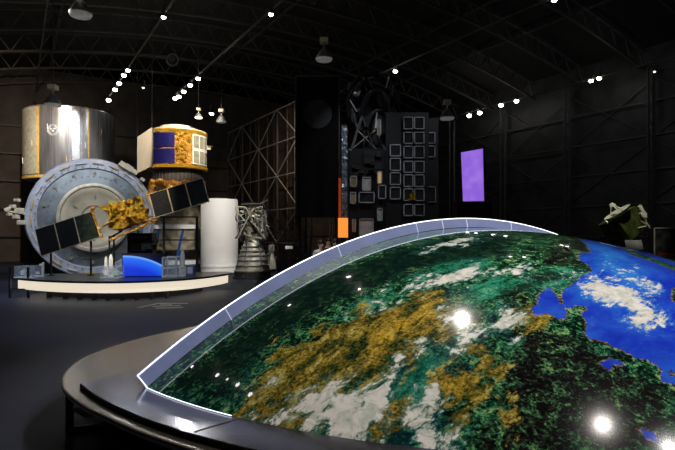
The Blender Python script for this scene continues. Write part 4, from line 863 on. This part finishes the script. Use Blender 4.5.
b = MB(); b.box((0, .2, c3.z / 2 - .03), (1.35, .8, c3.z - .06)); b.obj('plinth', mat('dark_brown_plinth', (.03, .024, .022), .4), ps)
# ------------------------------------------------------------------ small satellite at right
SA = Vector((at(628, 0, 14).x, 14, 0))
sa = thing('small_satellite', 'small dark green and gold satellite with tilted white dish antenna', 'satellite', SA)
def sp_(u, v, y=14): return at(u, v, y) - SA
c = sp_(629, 225.5); MR = Matrix.Rotation(R(-33), 3, 'Y')
b = MB(); b.box(c + Vector((0, .3, 0)), (.80, .70, .66), m3=MR @ Matrix.Rotation(R(20), 3, 'Z'), bevel=.015); b.obj('body', mat('dark_green_foil', (.10, .13, .035), .35, .4, noise_s=5, noise_a=.8, bump=.6), sa)
DW = mat('dish_white', (.80, .80, .66), .45)
ddir = (sp_(605, 203) - sp_(628, 226)); ddir = Vector((-.54, .10, .82)); ddir.normalize()
dc = sp_(619, 214.5) 
MD = Matrix.Translation(dc) @ ddir.to_track_quat('Z', 'Y').to_matrix().to_4x4()
b = MB(); b.lathe([(.001, .0), (.15, .012), (.28, .045), (.37, .09), (.375, .085), (.28, .03), (.15, -.005), (.001, -.02)], 40, M=MD); b.obj('dish', DW, sa, True)
b = MB()
for a in (0, 2.09, 4.19): b.bar(MD @ Vector((.22 * math.cos(a), .22 * math.sin(a), .03)), MD @ Vector((.03 * math.cos(a), .03 * math.sin(a), .30)), .03)
b.cyl(MD @ Vector((0, 0, .27)), MD @ Vector((0, 0, .36)), .09, .05); b.obj('feed_tripod', DW, sa)
b = MB(); b.box(sp_(641, 209), (.08, .1, .2), m3=MR); b.box(sp_(643, 214), (.14, .1, .12), m3=MR); b.ball(sp_(645, 217), .06); b.cyl(sp_(606, 223), sp_(608, 221), .05); b.obj('white_fittings', DW, sa)
b = MB(); b.bar(sp_(645, 220), sp_(650, 228), .02); b.bar(sp_(641, 221), sp_(650, 226), .02); b.bar(sp_(622, 231) , sp_(646, 226), .025); b.obj('whisker', CREAM, sa)
b = MB(); b.bar((c.x, .3, 0), (c.x, .3, c.z - .2), .07); b.cyl((c.x, .3, 0), (c.x, .3, .03), .3); b.obj('stand', BLACK, sa)
fp = thing('framed_panel', 'thin framed information panel at the right edge beyond the dome', 'display panel', (at(666, 0, 13.5).x, 13.5, 0))
FPO = Vector((at(666, 0, 13.5).x, 13.5, 0)); a = at(654.5, 228, 13.5) - FPO; c = at(686, 258, 13.5) - FPO
b = MB()
for x in (a.x, c.x): b.bar((x, 0, 0), (x, 0, a.z), .025)
for z in (a.z, c.z): b.bar((a.x, 0, z), (c.x, 0, z), .025)
b.obj('frame', mat('thin_grey_frame', (.35, .35, .33), .5), fp)
b = MB(); b.box(((a.x + c.x) / 2, .02, (a.z + c.z) / 2), (c.x - a.x, .015, a.z - c.z)); b.obj('board', mat('dim_picture', (.04, .04, .038), .3, noise_s=5, noise_a=.9), fp)
b = MB(); p = at(668, 255, 13.4) - FPO; b.box(p, (.5, .01, .12)); b.obj('orange_strip', mat('orange_print', (.5, .16, .05), .5), fp)
wp = thing('white_notice', 'small pale notice lectern in front of the small satellite', 'sign', (at(634, 0, 13.2).x, 13.2, 0))
b = MB(); z_ = at(0, 245, 13.2).z; b.box((0, 0, z_), (.42, .03, .26), m3=Matrix.Rotation(R(-25), 3, 'X')); b.obj('plate', mat('pale_notice', (.4, .4, .4), .5), wp)
b = MB(); b.bar((0, .03, 0), (0, .03, z_ - .05), .04); b.box((0, .03, .01), (.3, .3, .02)); b.obj('stand', BLACK, wp)

# ------------------------------------------------------------------ ceiling fittings
def spot_lamp(u, v, y, label, lit=True, group='single spotlights scattered over the ceiling'):
    p = at(u, v, y); t = thing('spotlight', label, 'spotlight', (p.x, p.y, p.z + .35), HALL, group)
    b = MB(); b.cyl((0, 0, -.28), (0, -.10, .0), .09, .06, 16); b.obj('housing', BLACK, t)
    b = MB(); b.ball((0, .02, -.31), max(.09, p.y * .0043) if lit else .06, (1, 1, .8), 14); b.obj('lens', LAMP if lit else LAMPDIM, t, True)
    b = MB(); b.bar((0, -.05, -.02), (0, -.05, .3), .02); b.obj('bracket', BLACK, t)
    return t
def rail_y(u, wv): return wv * 1.174 * F / (u - 17)
GR1 = 'row of lit spotlights on the left ceiling rail'; GR2 = 'row of lit spotlights on the middle ceiling rail'
ord_ = ['nearest', 'second nearest', 'third nearest', 'fourth nearest', 'farthest']
for k, (u, v) in enumerate(((128.3, 71), (124, 76), (119.3, 84), (115.3, 90.3), (108.7, 100.8))): spot_lamp(u, v, rail_y(u, 4.87), '%s lit spotlight of the row above and right of the silver cylinder' % ord_[k], True, GR1)
for k, (u, v) in enumerate(((198.3, 79.3), (190.3, 86), (183.7, 92.3), (179, 97.3), (175.3, 99))): spot_lamp(u, v, rail_y(u, 8.3), '%s lit spotlight of the slanting row above the cargo spacecraft' % ord_[k], True, GR2)
spot_lamp(163.7, 18, rail_y(163.7, 4.87), 'lone lit spotlight high on the ceiling left of the hook lamp')
spot_lamp(271.3, 15.3, rail_y(271.3, 8.3), 'lone lit spotlight high above the braced partition')
spot_lamp(211.7, 114.5, 21, 'lit spotlight between two small pendant lamps')
spot_lamp(143.3, 88.5, 24, 'dim unlit-looking spotlight between the two slanting rows', False)
spot_lamp(395.7, 72, rail_y(395.7, 15.9), 'lit spotlight directly above the black equipment tower')
spot_lamp(554.7, 1, rail_y(554.7, 15.9), 'lit spotlight at the very top edge of the ceiling on the right')
spot_lamp(599.5, 79, rail_y(599.5, 26), 'right lamp of the bright pair on the right side of the ceiling')
spot_lamp(591.5, 81.5, rail_y(591.5, 26), 'left lamp of the bright pair on the right side of the ceiling')
spot_lamp(655, 72.5, rail_y(655, 26), 'dim spotlight nearest the right edge of the picture', False)
spot_lamp(516.7, 101.8, rail_y(516.7, 26), 'lit spotlight right of the purple screen, rightmost of four')
spot_lamp(501.3, 105.8, rail_y(501.3, 26), 'lit spotlight above the purple screen, second from right of four')
spot_lamp(480, 113.5, rail_y(480, 26), 'smaller lit spotlight directly above the purple screen')
spot_lamp(469.5, 116.3, rail_y(469.5, 26), 'leftmost lit spotlight of four above the purple screen')
# the rail over and behind the visitor, seen only in the dome's gloss
def rear_lamp(x, y, z, label, grp='large spotlights over the dome', r=.08):
    t = thing('spotlight', label, 'spotlight', (x, y, z), HALL, grp)
    b = MB(); b.cyl((0, 0, .02), (0, 0, .3), r * 1.2, .07, 16); b.obj('housing', BLACK, t)
    b = MB(); b.ball((0, 0, 0), r, (1, 1, .5), 14); b.obj('lens', LAMP, t, True)
GR3 = 'lit spotlights of the left rail mirrored as a row at the left of the dome'
for x, y, r in ((-10.45, 13.76, .1), (-8.46, 11.28, .12), (-7.2, 9.66, .12), (-6.53, 8.62, .12), (-7.81, 10.47, .07)): rear_lamp(x, y, 9.7, 'lit ceiling spotlight mirrored in the row of dots on the dark left of the dome', GR3, r)
rear_lamp(-4.65, 15.04, 9.8, 'ceiling spotlight mirrored as a lone dot on the dome below the rim', 'large spotlights over the dome', .09)
rear_lamp(-1.51, 16.47, 9.8, 'ceiling spotlight mirrored as a bright dot near the rim joint on the dome', 'large spotlights over the dome', .13)
rear_lamp(2.36, 9.51, 9.72, 'large ceiling spotlight whose mirror image shows on the gold desert', 'large spotlights over the dome', .13)
rear_lamp(5.65, 4.41, 9.72, 'large ceiling spotlight whose glowing mirror image shows on the lower right forest', 'large spotlights over the dome', .15)
rear_lamp(7.68, 3.85, 9.72, 'large ceiling spotlight mirrored at the lower right edge of the dome', 'large spotlights over the dome', .15)
def pendant(u, v, y, dia, label, lit=False, grp='pendant lamps hanging from the roof'):
    p = at(u, v, y); t = thing('pendant_lamp', label, 'pendant lamp', p, 0, grp); s = dia
    wv = CR.dot(p); top = roof_z(wv) - p.z
    b = MB(); b.lathe([(.5 * s, 0), (.52 * s, .05 * s), (.30 * s, .42 * s), (.16 * s, .6 * s), (.10 * s, .62 * s)], 32); b.obj('shade', GREYM, t, True)
    b = MB(); b.lathe([(.51 * s, .0), (.46 * s, -.1 * s), (.01, -.14 * s)], 32); b.obj('diffuser', mat('pendant_glass_lit', (.9, .9, .9), .4, emit=(1, .8, .4), es=3) if lit else mat('pendant_glass', (.7, .72, .72), .25, emit=(1, .97, .9), es=.07), t, True)
    b = MB(); b.cyl((0, 0, .6 * s), (0, 0, .95 * s), .06 * s); b.obj('stem', GREYM, t)
    b = MB(); b.box((0, 0, 1.1 * s), (.5 * s, .5 * s, .3 * s), bevel=.02 * s); b.obj('ballast_box', CREAM, t)
    b = MB(); b.bar((0, 0, 1.2 * s), (0, 0, top), .025); b.obj('hanging_rod', STEEL, t)
pendant(80.5, 14, 16, .66, 'largest grey pendant lamp near the top left of the ceiling')
pendant(53, 104.5, 20, .6, 'pendant lamp hanging in front of the silver cylinder module')
pendant(324, 59, 19.5, .62, 'pendant lamp hanging above the tall black panel')
pendant(447, 118, 19, .52, 'pendant lamp hanging right of the black equipment tower')
pendant(221.3, 121.5, 24, .45, 'small pendant lamp right of the cargo spacecraft')
pendant(198.5, 117.5, 25, .36, 'small pendant lamp glowing yellow above the cargo spacecraft', True)
p = at(172.5, 60, 20); t = thing('ring_fixture', 'round dark ring fixture hanging from the ceiling between the spotlight rows', 'fixture', p)
b = MB(); b.tube([(.22 * math.cos(k * math.pi / 10), 0, .22 * math.sin(k * math.pi / 10)) for k in range(20)], .03, 8, True); b.obj('ring', mat('ring_grey', (.25, .25, .25), .4), t, True)
b = MB(); b.cyl((0, .02, 0), (0, -.06, 0), .17, .12); b.obj('lamp_head', STEEL, t); b = MB(); b.bar((0, 0, .22), (0, 0, roof_z(6) - p.z), .025); b.obj('hanging_rod', STEEL, t)

# ------------------------------------------------------------------ visitors behind the rim
SKIN = mat('skin', (.55, .36, .27), .5, noise_a=.05); HAIR = mat('dark_hair', (.02, .015, .012), .5); JEANS = mat('dark_trousers', (.03, .035, .06), .7)
def skin_mesh(name, joints, edges, radii, m, parent, sub=1):
    me = bpy.data.meshes.new(name); me.from_pydata(joints, edges, []); me.materials.append(m)
    o = bpy.data.objects.new(name, me); COL.objects.link(o); o.parent = parent
    sk = o.modifiers.new('skin', 'SKIN'); sk.use_smooth_shade = True
    for i, r_ in enumerate(radii): me.skin_vertices[0].data[i].radius = (r_[0], r_[1])
    me.skin_vertices[0].data[0].use_root = True
    ss = o.modifiers.new('sub', 'SUBSURF'); ss.levels = sub; ss.render_levels = sub; return o
def person(u, y, h, label, shirt, rz):
    p = at(u, 0, y); t = thing('person', label, 'person', (p.x, y, 0), rz, 'visitors behind the rim'); k = h / 1.7
    J = [(0, 0, .92), (0, 0, 1.15), (0, 0, 1.38), (0, -.01, 1.46), (0, -.02, 1.53), (0, -.02, 1.66), (.17, 0, 1.38), (.23, .02, 1.12), (.22, -.10, .90), (.22, -.14, .80), (-.17, 0, 1.38), (-.23, .02, 1.12), (-.22, -.10, .90), (-.22, -.14, .80),
         (.09, 0, .86), (.10, -.01, .48), (.10, .02, .08), (.10, -.13, .04), (-.09, 0, .86), (-.10, -.01, .48), (-.10, .02, .08), (-.10, -.13, .04)]
    E = [(0, 1), (1, 2), (2, 3), (3, 4), (4, 5), (2, 6), (6, 7), (7, 8), (8, 9), (2, 10), (10, 11), (11, 12), (12, 13), (0, 14), (14, 15), (15, 16), (16, 17), (0, 18), (18, 19), (19, 20), (20, 21)]
    Rr = [(.12, .09), (.11, .09), (.10, .07), (.05, .05), (.075, .085), (.07, .08), (.055, .055), (.042, .042), (.03, .03), (.035, .02), (.055, .055), (.042, .042), (.03, .03), (.035, .02), (.08, .08), (.055, .055), (.038, .038), (.04, .03), (.08, .08), (.055, .055), (.038, .038), (.04, .03)]
    J = [tuple(c * k for c in j) for j in J]; Rr = [tuple(c * k for c in r_) for r_ in Rr]
    skin_mesh('body', J, E, Rr, SKIN, t, 2)
    sj = [0, 1, 2, 3, 6, 7, 10, 11]; ix = {j: i for i, j in enumerate(sj)}
    skin_mesh('shirt', [J[j] for j in sj], [(ix[a], ix[c]) for a, c in E if a in ix and c in ix], [(Rr[j][0] + (.045 if j in (0, 1, 2) else .022), Rr[j][1] + (.04 if j in (0, 1, 2) else .022)) for j in sj], shirt, t, 2)
    tj = [0, 14, 15, 16, 18, 19, 20]; ix = {j: i for i, j in enumerate(tj)}
    skin_mesh('trousers', [J[j] for j in tj], [(ix[a], ix[c]) for a, c in E if a in ix and c in ix], [(Rr[j][0] + .018, Rr[j][1] + .018) for j in tj], JEANS, t, 2)
    b = MB(); b.ball((0, .015 * k, 1.635 * k), .105 * k, (.9, 1.0, 1.0), 16); b.obj('hair', HAIR, t, True)
    b = MB()
    for s in (-1, 1): b.ball((s * .03 * k, -.095 * k, 1.60 * k), .010 * k, n=8)
    b.obj('eyes', BLACK, t)
    b = MB(); b.ball((0, -.108 * k, 1.575 * k), .014 * k, (.8, 1, 1.3), 8)
    for s in (-1, 1): b.ball((s * .082 * k, -.01 * k, 1.585 * k), .02 * k, (.5, 1, 1.4), 8)
    b.obj('nose_and_ears', SKIN, t)
person(321, 13.6, 1.58, 'person in a white shirt standing behind the rim, left of the other two', mat('white_shirt', (.75, .74, .74), .7), .5)
person(328.6, 15.0, 1.63, 'person with bare face in dark clothes, middle of the three behind the rim', mat('black_shirt', (.02, .02, .022), .7), -.2)
person(335, 14.3, 1.6, 'person in a grey top, nearest the orange light box behind the rim', mat('grey_shirt', (.3, .3, .34), .7), .1)
